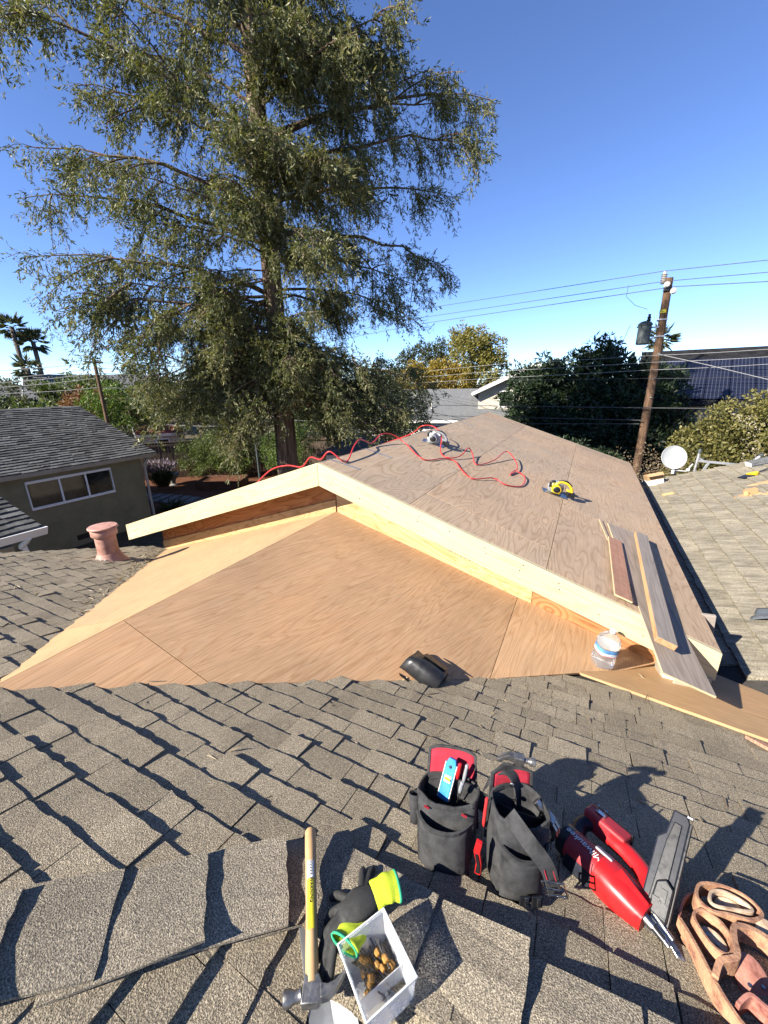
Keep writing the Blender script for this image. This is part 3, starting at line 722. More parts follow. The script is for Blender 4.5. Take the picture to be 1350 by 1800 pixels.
# ---- tool rig: two black canvas pouches on a belt
rig=thing('tool_belt','black canvas tool belt with two open pouches and red lining','tool belt',(2.12,-2.23,3.14))
def pouch(px_,py_,z0,w,d,h,tilt,yaw,lean,name,lin,backh,bulge=.012,skirt=.8):
    """open pouch: front sheet with a sagging mouth, back sheet higher, red lined"""
    rot=Rz(yaw)@Rx(lean)@Ry(tilt); B=Vector((px_,py_,z0))
    def pt(x,y,z): return B+rot@Vector((x,y,z))
    m=MB(); n=26; rows=7
    def fn(a,b):
        q=2*math.pi*a; c,s=math.cos(q),math.sin(q); e=.55
        x=math.copysign(abs(c)**e,c)*w/2; y=math.copysign(abs(s)**e,s)*d/2
        k=skirt+(1-skirt)*b+bulge*math.sin(b*math.pi)*4
        top=h*(1+.10*max(0,s)-.10*max(0,-s)*(1-abs(c)))
        wob=.004*math.sin(5*q+b*7)
        return pt(x*k+wob*.5,y*k+wob,b*top)
    m.grid(fn,n,rows,True); v0=len(m.v); m.add([pt(0,0,.004)],[]); 
    m.f+=[(v0,(i+1)%n,i) for i in range(n)]
    wpart(m,name,'canvas_black',rig,smooth=True,solid=.004)
    # rolled rim
    P=[fn(i/n,1) for i in range(n)]; mm=MB(); mm.ribbon(P,rot@Vector((0,0,1)),.014,.007,True); wpart(mm,'rim_binding','canvas_black',rig,bevel=.002)
    # red lined back panel
    m=MB(); hw=w*.47
    def bp(a,b):
        x=(-1+2*a)*hw*(1-.12*b); z=h*.45+(backh-h*.45)*b; return pt(x,d*.44+.012*b+.006*math.sin(a*3.1),z-.012*(abs(a-.5)*2)**4)
    m.grid(bp,9,7); wpart(m,'red_panel',lin,rig,smooth=True,solid=.003)
    mm=MB(); mm.ribbon([bp(0,i/6) for i in range(7)]+[bp(i/8,1) for i in range(1,9)]+[bp(1,1-i/6) for i in range(1,7)],rot@Vector((0,1,0)),.007,.008); wpart(mm,'panel_binding','canvas_black',rig)
    return pt,fn
ptL,fnL=pouch(1.998,-2.26,3.142,.178,.12,.185,R(-5),R(7),R(-26),'pouch','canvas_red',.285,.016,.74)
# outer front pocket and side loop
def pocket(pt,cx_,w,h,y0,out,z0,mat='canvas_black',name='front_pocket'):
    m=MB()
    def fn(a,b): 
        s=-1+2*a; return pt(cx_+s*w/2*(.9+.1*b),y0-out*(1-abs(s)**3)*(.55+.6*b)-.004,z0+h*b*(1-.12*(1-s*s)))
    m.grid(fn,11,7); wpart(m,name,mat,rig,smooth=True,solid=.004)
    mm=MB(); mm.ribbon([fn(i/10,1) for i in range(11)],(0,0,1),.012,.007); wpart(mm,'rim_binding',mat,rig)
pocket(ptL,-.004,.16,.135,-.052,.045,.004)
for q in (-.055,.055):
    MB().box(ptL(q,-.068,.162),(.016,.004,.005),Ry(R(8))).build('red_stitch','red_dull',rig,loc=-rig.location)
mm=MB(); mm.tube([ptL(-.096,-.02,.09),ptL(-.1,-.02,.17)],[.016,.019],12,cap=False); wpart(mm,'side_loop','canvas_black',rig,smooth=True,solid=.003)
# right pouch, slumped to the right
ptR,fnR=pouch(2.185,-2.225,3.137,.15,.115,.215,R(7),R(34),R(-14),'pouch','canvas_red',.285,.014,.92)
pocket(ptR,-.005,.135,.15,-.05,.03,.0)
# wide web strap with buckle across the right pouch
m=MB(); sp=smooth_path([ptR(-.055,-.045,.235),ptR(-.02,-.095,.2),ptR(.03,-.108,.14),ptR(.06,-.105,.07)],6); m.ribbon(sp,ptR(.3,0,.35)-ptR(0,0,0),.042,.005); wpart(m,'belt_strap','canvas_black',rig)
bx=(ptR(.06,-.105,.07)-ptR(.03,-.108,.14)).normalized(); fb=frame(bx,z=(0,-1,.3))
cb=ptR(.055,-.112,.085)
for dx,dy,a,b in ((0,.027,.046,.004),(0,-.027,.046,.004),(.022,0,.004,.054),(-.022,0,.004,.054),(0,0,.004,.054)):
    wpart(MB().box(cb+fb@Vector((dx,dy,.003)),(a,b,.005),fb),'buckle','chrome' if abs(dy)<.01 else 'steel',rig,bevel=.001)
for s in (-.011,.011):
    m=MB(); m.ribbon([cb+fb@Vector((-.06,s,.004)),cb+fb@Vector((-.03,s,.005))],fb@Vector((0,1,0)),.0022,.001); wpart(m,'red_stitch','red_dull',rig)
for (a,c,q) in ((-.015,.035,0),(.02,.03,1)):
    cc=ptR(a,-.095,c); f2=frame(ptR(.1,0,.0)-ptR(0,0,0),z=(0,-1,.35)); wpart(MB().box(cc,(.03,.03 if q else .024,.006),f2),'rivet_plate','black_plastic',rig,bevel=.002)
    wpart(MB().box(cc+f2@Vector((.004,0,.004)),(.01,.022,.004),f2),'clip','steel',rig,bevel=.001)
m=MB(); m.ribbon(smooth_path([(1.9,-2.17,3.27),(1.99,-2.145,3.29),(2.08,-2.15,3.28),(2.15,-2.16,3.28),(2.24,-2.13,3.25)],6),(0,.3,1),.055,.007); wpart(m,'belt','canvas_black',rig)
# belt loop standing up between the pouches
m=MB(); lp=smooth_path([(2.075,-2.14,3.34),(2.105,-2.11,3.385),(2.135,-2.1,3.39),(2.158,-2.105,3.36),(2.17,-2.115,3.3)],6); m.ribbon(lp,(.2,.9,.2),.04,.005); wpart(m,'belt_strap','canvas_black',rig)
for q in ((2.148,-2.128,3.37),(2.16,-2.14,3.335)):
    wpart(MB().lathe([(.007,0),(.007,.003),(.004,.004)],10,q,Rx(R(75))),'eyelet','steel',rig)
# things carried in the pouches
lv=thing('torpedo_level','small blue torpedo level standing in the left pouch','level',ptL(-.02,.02,.15),frame(ptL(.035,.04,.38)-ptL(-.02,.02,.15),z=(-.1,-1,.55)))
MB().prism([(.0,-.017,-.008),(.105,-.017,-.008),(.122,-.011,-.008),(.122,.011,-.008),(.105,.017,-.008),(0,.017,-.008)],(0,0,.016)).build('body','blue_level',lv,bevel=.002)
for s in (-1,1): MB().box((.055,s*.0185,0),(.105,.002,.015)).build('edge_strip','white_plastic',lv)
MB().box((.062,0,.0085),(.02,.022,.002)).build('vial_window','label_white',lv,bevel=.0006); MB().lathe([(.0045,-.009),(.0045,.009)],10,(.062,0,.0095),Rx(R(90))).build('vial','yellow_tool',lv)
MB().lathe([(.005,0),(.005,.001)],12,(.098,0,.0082)).build('hole','black_plastic',lv)
def hand_tool(name,label,cat,p,d,l,r,mat,tipmat=None):
    t=thing(name,label,cat,p,Vector(d).to_track_quat('Z','Y').to_matrix())
    MB().lathe([(r*.7,0),(r*.95,l*.15),(r,l*.5),(r*.85,l*.8),(r,l*.93),(r*.7,l)],8).build('handle',mat,t,smooth=50)
    MB().lathe([(r*.3,-.07),(r*.3,0)],6).build('shaft',tipmat or 'steel',t)
hand_tool('screwdriver','red handled screwdriver in the back of the left pouch','screwdriver',ptL(.022,.025,.215),(.1,.15,1),.055,.0065,'red_plastic')
hand_tool('screwdriver','grey handled screwdriver sticking up from the left pouch','screwdriver',ptL(.042,.025,.21),(.1,.2,1),.06,.006,'grey_plastic')
hand_tool('nail_set','short black nail set in the left pouch corner','tool',ptL(.034,-.002,.19),(.15,.0,1),.045,.0065,'grey_plastic')
hand_tool('pencil','flat orange carpenter pencil between the two pouches','pencil',(2.088,-2.21,3.27),(.02,.1,1),.1,.0055,'ink_red')
kn=thing('utility_knife','red folding knife clipped to the side of the left pouch','knife',ptL(.095,-.058,.02),Ry(R(-4)))
MB().prism([(-.009,-.006,0),(.008,-.006,0),(.012,-.006,.04),(.008,-.006,.085),(.014,-.006,.118),(-.002,-.006,.122),(-.01,-.006,.085),(-.004,-.006,.045)],(0,.014,0)).build('handle','red_plastic',kn,bevel=.002)
MB().prism([(-.006,-.009,.01),(.005,-.009,.01),(.008,-.009,.042),(.003,-.009,.08),(-.005,-.009,.08),(-.001,-.009,.042)],(0,.003,0)).build('grip','black_plastic',kn)
# hammer hanging behind the bag, head up
h2=thing('hammer','steel hammer hanging head up behind the canvas pouches','hammer',(2.16,-2.06,3.15),Rz(R(10)))
MB().tube([(0,0,-.02),(.0,0,.1),(-.005,.0,.235)],[.011,.010,.009],10).build('handle','black_plastic',h2,smooth=50)
MB().box((-.003,-.001,.19),(.018,.021,.02)).build('band','ink_red',h2)
m=MB(); m.box((-.005,0,.25),(.03,.024,.03)); m.lathe([(.008,0),(.008,.016),(.0125,.02),(.0125,.035)],12,(.008,0,.252),Ry(R(90)))
m.build('head','steel_forged',h2,bevel=.002)
for s in (-1,1):
    m=MB(); P=[(-.018,.254),(-.035,.256),(-.052,.25),(-.068,.238)]; m.ribbon([(x,s*.006,z) for x,z in P],(0,0,1),[.02,.016,.01,.004],.008); m.build('claw','steel_forged',h2)
# second hammer claw in the right pouch
h3=thing('hammer','hammer with curved claw sticking out of the right pouch','hammer',ptR(.085,-.01,.19),Rz(R(-20))@Ry(R(35)))
m=MB(); m.box((0,0,.0),(.03,.022,.028)); m.tube([(-.012,0,-.0),(-.05,0,.0)],[.009,.012],10); m.build('head','steel',h3,bevel=.002)
MB().tube([(0,0,-.02),(0,0,-.16)],.0095,8).build('handle','black_plastic',h3)
for s in (-1,1):
    m=MB(); P=[(.012,.0),(.03,-.004),(.045,-.018),(.053,-.04),(.055,-.06)]; m.ribbon([(x,s*.0065,z) for x,z in P],(0.3,0,1),[.02,.02,.017,.012,.004],.008); m.build('claw','steel',h3)
# ---- framing nailer
ax=Vector((.194,-.122,.018)).normalized(); nb=Vector((2.315,-2.045,3.14))
ng=thing('nail_gun','red and black cordless framing nailer lying on the shingles','nail gun',nb,frame(ax,z=(0,.25,1)))
MB().lathe([(.034,-.012),(.043,-.006),(.0445,.012),(.044,.02)],20,(0,0,0),Ry(R(90))).build('rear_cap','black_plastic',ng,smooth=40)
MB().lathe([(.0435,.02),(.045,.03),(.0445,.118)],20,(0,0,0),Ry(R(90))).build('motor_housing','red_dull',ng,smooth=40)
MB().box((.07,-.038,-.012),(.085,.02,.05),Rx(R(-14))).build('side_grip','navy_plastic',ng,bevel=.006)
m=MB(); 
def nose(a,b):
    q=2*math.pi*a; k=1+.07*math.sin(b*3.0); rx_=.0485*k*(1-.22*b*b); c,s=math.cos(q),math.sin(q)
    return (.112+.13*b,rx_*math.copysign(abs(c)**.75,c)*1.02-.004*b,rx_*math.copysign(abs(s)**.75,s)*(1-.15*b))
m.grid(nose,22,9,True); m.f+=[tuple(range(21,-1,-1)),tuple(range(8*22,9*22))]; m.build('gear_housing','red_plastic',ng,smooth=35)
MB().prism([(.15,-.052,-.008),(.215,-.047,-.006),(.235,-.04,.01),(.16,-.05,.016)],(0,.02,.0)).build('housing_rib','red_plastic',ng,bevel=.004)
MB().prism([(.15,-.03,.036),(.235,-.022,.022),(.24,.0,.03),(.16,.008,.05)],(0,0,.008)).build('housing_rib','red_plastic',ng,bevel=.003)
MB().box((.108,.018,.046),(.05,.02,.008),Rx(R(-20))).build('work_light','grey_plastic',ng,bevel=.003)
# grip and battery foot parallel to the body, on its far side
MB().tube(smooth_path([(.215,.03,.01),(.2,.075,.025),(.15,.1,.03),(.08,.11,.03)],5),[.026]*16,14,flat=.8).build('handle','red_plastic',ng,smooth=50)
MB().tube(smooth_path([(.02,.03,0),(.0,.08,.01),(.015,.12,.02)],5),[.022]*11,12).build('foot','navy_plastic',ng,smooth=50)
MB().box((.055,.125,.03),(.13,.05,.062)).build('battery_mount','red_dull',ng,bevel=.008)
MB().box((.065,.153,.034),(.115,.014,.05)).build('battery','black_plastic',ng,bevel=.004)
m=MB(); m.ribbon([(.02,.125,.064),(.02,.125,.084)],(1,0,0),.006,.003); m.ribbon([(.045,.125,.064),(.045,.125,.084)],(1,0,0),.006,.003); m.box((.032,.125,.064),(.03,.014,.006)); m.build('belt_hook','chrome',ng)
# magazine
_f=frame(ax,z=(0,.25,1)); A0=Vector((.25,.01,-.02)); mg=frame(_f.inverted()@Vector((.06,.2,.17)),z=_f.inverted()@Vector((-.25,-.5,.8)))
def mgp(*p): return A0+mg@Vector(p)
m=MB(); prof=[(-.02,-.03),(.27,-.03),(.285,-.02),(.285,.012),(.22,.018),(.2,.034),(.03,.034),(-.02,.02)]
m.prism([mgp(x,y,-.011) for x,y in prof],mg@Vector((0,0,.022))); m.build('magazine','navy_plastic',ng,bevel=.004)
m=MB(); m.prism([mgp(x,y,.011) for x,y in [(.02,-.014),(.255,-.014),(.255,.004),(.2,.012),(.02,.02)]],mg@Vector((0,0,.004))); m.build('magazine_cover','black_plastic',ng,bevel=.002)
MB().box(mgp(.13,-.032,.0),(.28,.006,.03),mg).build('magazine_rail','black_plastic',ng,bevel=.0015)
MB().box(mgp(.284,-.026,.003),(.006,.014,.02),mg).build('rail_tip','steel',ng,bevel=.001)
m=MB(); m.prism([mgp(x,y,.014) for x,y in [(.02,-.03),(.1,-.03),(.115,-.01),(.1,.01),(.03,.014)]],mg@Vector((0,0,.012))); m.build('magazine_clip','black_plastic',ng,bevel=.004)
m=MB(); m.box(mgp(.075,-.012,.028),(.03,.012,.004),mg); m.box(mgp(.06,.0,.028),(.01,.02,.004),mg); m.build('spring','black_metal',ng)
# nose piece
MB().tube([(.238,-.012,.004),(.262,-.012,0)],[.014,.013],12).build('nose_collar','steel',ng,smooth=50)
MB().tube([(.262,-.012,0),(.288,-.013,-.006)],[.0095,.0095],12).build('nose_barrel','black_metal',ng,smooth=50)
MB().tube([(.285,-.013,-.005),(.3,-.014,-.01)],[.008,.007],10).build('nose_barrel','steel',ng,smooth=50)
m=MB(); m.prism([(.245,.008,.012),(.31,.004,-.006),(.345,-.004,-.022),(.348,-.01,-.026),(.33,-.014,-.024),(.295,-.006,-.008),(.245,-.002,.006)],(0,.006,-.010)); m.build('contact_tip','steel',ng,bevel=.0015)
MB().tube([(.25,.014,.012),(.3,.008,-.004)],.005,8).build('safety_rod','steel',ng)
text_part('brand_mark','Milwaukee',.026,'label_white',ng,(.062,-.0105,.0445),Rx(R(13))@Rz(R(180)),.0006,shear=.25)
# ---- worn leather pouch at the right edge
lb=thing('leather_tool_pouch','worn tan leather tool pouch with riveted loops beside the nailer','tool pouch',(2.72,-2.14,3.1))
up=Vector((0,.1,1))
def lea(path,h,t,mat,name,n=6,closed=False,z=0):
    P=smooth_path(path,n,closed); m=MB(); m.ribbon(P,up,h,t,closed); return wpart(m,name,mat,lb,bevel=.001)
def zs(x,y,h): return (x,y,zA(x,y)+h)
lea([zs(2.595,-2.14,.03),zs(2.612,-2.2,.035),zs(2.632,-2.28,.035),zs(2.662,-2.34,.03),zs(2.71,-2.38,.03)],.065,.009,'leather_tan','side_panel')
lea([zs(2.597,-2.13,.03),zs(2.63,-2.05,.03),zs(2.68,-2.0,.03)],.05,.006,'leather_red','back_panel')
lea([zs(2.632,-2.27,.05),zs(2.652,-2.23,.06),zs(2.69,-2.2,.065),zs(2.7,-2.15,.066),zs(2.715,-2.11,.066),zs(2.76,-2.09,.06),zs(2.81,-2.1,.05),zs(2.86,-2.14,.04)],.05,.013,'leather_tan','binding_strap')
lea([zs(2.645,-2.07,.07),zs(2.665,-2.015,.07),zs(2.72,-1.985,.068),zs(2.775,-1.985,.066),zs(2.8,-2.02,.062),zs(2.765,-2.06,.064),zs(2.71,-2.08,.068),zs(2.67,-2.095,.07)],.045,.008,'leather_tan','tool_loop',6,True)
lea([zs(2.68,-2.07,.075),zs(2.685,-2.03,.075),zs(2.72,-2.005,.075),zs(2.765,-2.01,.072),zs(2.775,-2.03,.072),zs(2.74,-2.05,.074)],.034,.007,'leather_pale','loop_lining',6,True)
lea([zs(2.625,-2.13,.06),zs(2.65,-2.1,.065),zs(2.685,-2.115,.066),zs(2.695,-2.16,.066),zs(2.675,-2.2,.062),zs(2.645,-2.19,.06)],.04,.007,'leather_tan','tool_loop',6,True)
lea([zs(2.66,-2.31,.05),zs(2.69,-2.28,.06),zs(2.72,-2.29,.06),zs(2.76,-2.24,.06),zs(2.8,-2.2,.05)],.05,.008,'leather_red','tool_loop')
lea([zs(2.69,-2.35,.05),zs(2.73,-2.32,.05),zs(2.79,-2.3,.05)],.06,.01,'leather_tan','binding_strap')
def pad(x,y,h,rx_,ry_,mat,ang):
    m=MB(); f=frame((math.cos(ang),math.sin(ang),-math.sin(ang)/3),z=(0,-.55,1)); m.lathe([(1,0),(1,.004),(.8,.007),(0,.0075)],18)
    m.v=[tuple(Vector(zs(x,y,h))+f@Vector((a*rx_,b*ry_,c))) for a,b,c in m.v]; wpart(m,'riveted_pad',mat,lb,smooth=40)
    for s in (-.4,.4):
        q=Vector(zs(x,y,h))+f@Vector((s*rx_,-.1*ry_,.008)); wpart(MB().lathe([(.0045,0),(.004,.0018),(0,.0024)],10,q),'rivet','steel',lb)
pad(2.728,-2.028,.06,.034,.021,'leather_pale',.2); pad(2.663,-2.155,.055,.03,.02,'leather_pale',-.7)
pad(2.73,-2.2,.03,.04,.05,'leather_red',.4); pad(2.80,-2.06,.06,.03,.03,'leather_pale',.5)
m=MB(); m.prism([zs(2.6,-2.13,.004),zs(2.64,-2.29,.004),zs(2.72,-2.39,.004),zs(2.95,-2.3,.004),zs(2.9,-2.0,.004),zs(2.7,-1.98,.004)],(0,0,.008)); wpart(m,'base_leather','leather_red',lb)
# ================================================================ things lying on the new roof and the slopes
# ---- water bottle on the cricket
zb=3.24-.30*2.535+.019
b=thing('water_bottle','clear plastic gallon water bottle with blue and white label by the gable wall','bottle',(2.535,-.13,zb),Matrix.Rotation(R(8),3,'Y')@Matrix.Rotation(R(20),3,'Z'))
H=.30
prof=[(.045,.002),(.066,.004),(.072,.02),(.069,.034),(.073,.046),(.070,.06),(.073,.074),(.070,.088),(.073,.1),(.071,.112),(.071,.175),(.074,.185),(.073,.205),(.064,.235),(.046,.262),(.026,.279),(.019,.285),(.019,.292)]
m=MB(); m.lathe(prof,28,sq=3); m.build('body','bottle_plastic',b,smooth=60)
MB().lathe([(.0215,.286),(.0215,.303),(.0195,.305)],16).build('cap','white_plastic',b,smooth=40)
def band(z0,z1,r,mat,nm):
    m=MB(); m.lathe([(r,z0),(r,z1)],28,sq=3); m.f=m.f[:-2]; return m.build(nm,mat,b,smooth=60)
band(.113,.174,.0722,'label_white','label'); band(.138,.168,.0726,'ink_blue','label_picture'); band(.1685,.1735,.0727,'ink','label_stripe'); band(.113,.118,.0727,'ink_red','label_stripe')
text_part('label_text','CRYSTAL GEYSER',.011,'ink_blue',b,(-.0,-.0729,.127),Rx(R(90)))
# ---- black roof vent hood knocked on its side at the plywood edge
vc=Vector((1.5,-1.17,2.775)); v=thing('roof_vent_hood','dented black metal roof vent hood lying at the plywood edge','roof vent',vc,frame((.86,-.12,-.28),z=(.25,.3,1)))
m=MB(); n=20; path=[]
for j,(x,k,sq) in enumerate(((-.13,1,1.0),(-.09,1.0,1),(.0,1.08,1.1),(.1,1.02,1.02),(.115,.9,.9))):
    for i in range(n):
        q=2*math.pi*i/n; c,s=math.cos(q),math.sin(q); y=math.copysign(abs(c)**.6,c)*.082*k; z=math.copysign(abs(s)**.7,s)*.06*sq+.062+.004*math.sin(3*q+j); path.append((x+(.02*s if j<2 else 0),y,z))
F=[(j*n+i,j*n+(i+1)%n,(j+1)*n+(i+1)%n,(j+1)*n+i) for j in range(4) for i in range(n)]+[tuple(range(4*n,5*n))]
m.add(path,F).build('hood','black_metal',v,smooth=45,solid=.003)
MB().prism([(-.12,-.1,.0),(-.1,-.14,.012),(.08,-.12,.0),(.1,-.08,-.002)],(0,0,.002)).build('flange','black_metal',v)
MB().box((.02,.05,.128),(.16,.09,.004),Rx(R(-14))).build('top_plate','black_metal',v,bevel=.003)
# splinters of wood beside it
for i,(x,y,l,a) in enumerate(((1.42,-1.3,.1,1.2),(1.66,-1.1,.06,.2),(1.9,-.86,.12,-.5))):
    tag(MB().box((x,y,zA(x,y)+.014),(l,.008,.006),Rz(a)).build('wood_splinter','edge_ply'),('pale wood splinter lying just below the black vent hood','short wood splinter right of the black vent hood','thin wood sliver at the plywood edge between vent hood and bottle')[i],'splinter')
# ---- flue pipe on the left slope
pb=Vector((-2.52,-.70,zA(0,-.70)-.02)); p=thing('vent_pipe','rusty terracotta coloured metal vent pipe with flat cap on the left slope','vent pipe',pb)
MB().lathe([(.105,.0),(.105,.40)],28).build('pipe','terracotta_pipe',p,smooth=40)
MB().lathe([(.2,-.02),(.15,.04),(.125,.1),(.112,.13),(.108,.13)],28).build('base_flashing','terracotta_pipe',p,smooth=40)
MB().lathe([(.118,.33),(.13,.345),(.13,.4),(.12,.415),(.118,.415)],28).build('collar','terracotta_pipe',p,smooth=40)
MB().lathe([(.14,.42),(.148,.425),(.148,.437),(.14,.445),(.0,.452)],28).build('cap','terracotta_pipe',p,smooth=40)
m=MB(); 
for i in range(26):
    q=rng.uniform(-2.6,-.2); r=rng.uniform(.13,.19); m.lathe([(rng.uniform(.012,.03),-.01),(.012,.015),(0,.02)],7,(r*math.cos(q),r*math.sin(q),.02+(.19-r)*.9))
m.build('sealant_smear','sealant',p,smooth=True)
# ---- two circular saws
def roofR(x,y,h=0): return Vector((x,y,Zr-x/3+TH+h))
def saw(label,loc,yaw,mats,grp):
    body,guard,dark=mats
    t=thing('circular_saw',label,'circular saw',loc,frame((math.cos(yaw),math.sin(yaw),-math.cos(yaw)/3),z=(1/3,0,1)))
    MB().box((-.02,0,.004),(.27,.15,.006)).build('base_plate','steel',t,bevel=.002)
    m=MB(); m.lathe([(.08,-.016),(.086,-.012),(.086,.012),(.08,.016)],28,(-.03,.045,.068),Rx(R(90)))
    o=m.build('blade_guard',guard,t,smooth=40)
    MB().lathe([(.085,-.001),(.085,.001)],28,(-.025,.045,.04),Rx(R(90))).build('blade','steel',t)
    MB().lathe([(.044,-.08),(.05,-.065),(.05,0),(.054,.03)],18,(-.035,-.0,.075),Rx(R(-90))).build('motor',body,t,smooth=40)
    MB().lathe([(.03,-.006),(.038,0)],18,(-.035,-.081,.075),Rx(R(-90))).build('motor_cap',dark,t,smooth=40)
    MB().tube(smooth_path([(-.06,-.03,.11),(-.02,-.03,.165),(.05,-.03,.17),(.11,-.03,.13),(.13,-.03,.075)],5),[.015]*21,12,flat=1.1).build('rear_handle',body,t,smooth=50)
    MB().tube(smooth_path([(-.04,-.03,.162),(.03,-.03,.188),(.1,-.03,.155)],5),[.0095]*11,10,flat=1.6).build('grip',dark,t,smooth=50)
    MB().tube(smooth_path([(-.1,-.02,.07),(-.11,-.02,.13),(-.07,-.02,.15)],5),[.014]*11,10).build('front_handle',dark,t,smooth=50)
    MB().box((.125,-.035,.065),(.085,.075,.055)).build('battery',dark,t,bevel=.008)
    MB().box((.1,-.035,.1),(.06,.06,.02)).build('battery_mount',body,t,bevel=.005)
    MB().box((-.03,-.055,.055),(.09,.035,.05)).build('motor_vent',body,t,bevel=.006)
    t.scale=(1.15,1.15,1.05); return t
saw('yellow and black cordless circular saw resting on the plywood deck',roofR(1.99,2.26),R(12),('yellow_tool','galvanised','black_plastic'),None)
saw('grey and white circular saw on the deck near the ridge behind the red hose',roofR(.34,2.3),R(14),('grey_plastic','white_plastic','black_metal'),None)
# ---- red air hose
hp=[(-2.7,2.2,0,.01),(-2.1,1.3,0,.01),(-1.35,.55,0,.012),(-.95,.38,0,.10),(-.68,.34,0,.085),(-.45,.3,0,.02),(-.3,.26,0,.085),(-.13,.2,0,.03),(.0,.18,0,.075),(.13,.26,0,.012),(.03,.6,0,.085),(-.03,.85,0,.12),(-.01,1.08,0,.045),(-.03,1.38,0,.12),(.05,1.55,0,.1),(.2,1.58,0,.05),(.53,1.36,0,.015),(.66,1.74,0,.015),(.78,1.83,0,.012),(.93,1.6,0,.012),(1.12,1.42,0,.015),(1.29,1.72,0,.03),(1.45,1.72,0,.015),(1.6,1.95,0,.012),(1.58,2.36,0,.03),(1.43,2.52,0,.025),(1.41,2.24,0,.014),(1.44,2.6,0,.03),(1.36,2.95,0,.06),(1.19,3.15,0,.1),(1.12,2.6,0,.03),(1.0,2.08,0,.014),(.86,2.4,0,.05),(.79,2.42,0,.10),(.78,2.1,0,.04),(.69,1.86,0,.014),(.55,1.95,0,.02),(.4,2.4,0,.14),(.2,2.62,0,.16),(.02,2.6,0,.10),(-.25,2.75,0,.02),(-1.2,3.1,0,.012)]
pts=[]
for x,y,z,h in hp: pts.append((x,y,z if z else Zr-abs(x)/3+TH+h))
m=MB(); m.tube(smooth_path(pts,10),.0072,8); tag(m.build('air_hose','hose_red',smooth=True),'red rubber air hose looping over the ridge and down the plywood deck','hose')
# ---- metal straps nailed over the ridge
for i,(a,c) in enumerate((((-.15,.12),(.29,.26)),((-.2,.86),(.3,.97)),((-.15,2.72),(.26,2.86)),((-.1,4.6),(.3,4.72)))):
    P=[(a[0],a[1],Zr-abs(a[0])/3+TH+.003),(0.0,a[1]+(c[1]-a[1])*(-a[0]/(c[0]-a[0])),Zr+TH+.004),(c[0],c[1],Zr-c[0]/3+TH+.003)]
    m=MB(); m.ribbon(P,Vector((0,1,0)),.03,.0015); tag(m.build('metal_strap','galvanised'),('galvanised ridge strap at the gable peak, nearest of four','second galvanised ridge strap, beside the low arc of the red hose','third galvanised ridge strap, beside the grey saw','farthest galvanised strap over the ridge')[i],'strap','metal straps over the ridge')
# ---- boards on the right edge of the deck
def board(name,label,A,B,wd,th,mat,up=None,edge=None,cat='board',tilt=0):
    A,B=Vector(A),Vector(B); L=(B-A).length; f=frame(B-A,z=up or (1/3,0,1))@Matrix.Rotation(tilt,3,'X')
    t=thing(name,label,cat,A,f); MB().box((L/2,0,th/2),(L,wd,th)).build('face',mat,t,bevel=.002)
    if edge:
        for s in (-1,1): MB().box((L/2,s*(wd/2+.0008),th/2),(L-.004,.0016,th-.003)).build('edge',edge,t)
        for x in (-.0008,L+.0008): MB().box((x,0,th/2),(.0016,wd-.004,th-.003)).build('end',edge,t)
    return t
sd=Vector((1,0,-1/3)).normalized()
board('lumber_plank','thick weathered plank with fresh orange edge lying over the roof edge','%s'and tuple(roofR(2.885,1.74,.055)),tuple(roofR(2.825,-.41,.05)),.115,.04,'lumber_weathered',edge='lumber_fresh',cat='plank')
board('plywood_strip','long ripped plywood strip sliding past the fascia under the thick plank',tuple(roofR(2.71,1.86,.012)),tuple(roofR(2.93,-.62,-.015)),.29,.014,'lumber_weathered',edge='edge_ply',cat='plywood strip')
board('plywood_offcut','small pink striped plywood offcut on the deck near the fascia',tuple(roofR(2.62,1.33,.03)),tuple(roofR(2.62,.03,.03)),.125,.014,'ply_pink',edge='edge_ply',cat='offcut')
board('plywood_sliver','narrow plywood sliver behind the pink offcut on the deck',tuple(roofR(2.5,1.9,.004)),tuple(roofR(2.57,1.3,.004)),.03,.01,'ply_deck',edge='edge_ply',cat='offcut')
bd=thing('standing_board','short dark board standing in the valley against the right eave','board',(3.26,.5,2.3),Ry(R(-4))); MB().box((.03,0,.22),(.105,.03,.46)).build('face','lumber_weathered',bd,bevel=.003)
bd=thing('trim_block','short beige trim board propped under the right end of the fascia','board',(3.1,-.06,2.35),Rz(R(10))); MB().box((.0,0,.1),(.2,.02,.22),Ry(R(12))).build('face','stucco_beige',bd,bevel=.003); MB().box((.03,-.004,-.02),(.15,.024,.035),Ry(R(12))).build('edge','white_paint',bd,bevel=.003)
# ---- things on the right slope
def roofD(x,y,h=0): return Vector((x,y,zD(x,y)+.02+h))
nD=Vector((-1/3,0,1)).normalized()
bxp=roofD(3.72,7.15); t=thing('cardboard_box','small open cardboard box at the far end of the right slope','box',bxp,frame((.95,.2,.25),z=nD))
MB().box((0,0,.06),(.3,.24,.12)).build('carton','white_paint',t); 
m=MB(); 
for a,b_,c,d_ in ((0,-.12,.3,.003),(0,.12,.3,.003)): m.box((a,b_,.16),(c,d_,.1))
for s in (-1,1): m.box((s*.15,0,.16),(.003,.24,.1))
m.build('carton_walls','cardboard',t)
for s,an in ((-1,50),(1,-40)): MB().box((0,s*.16,.235),(.3,.1,.003),Rx(R(an*.6))).build('flap','cardboard',t)
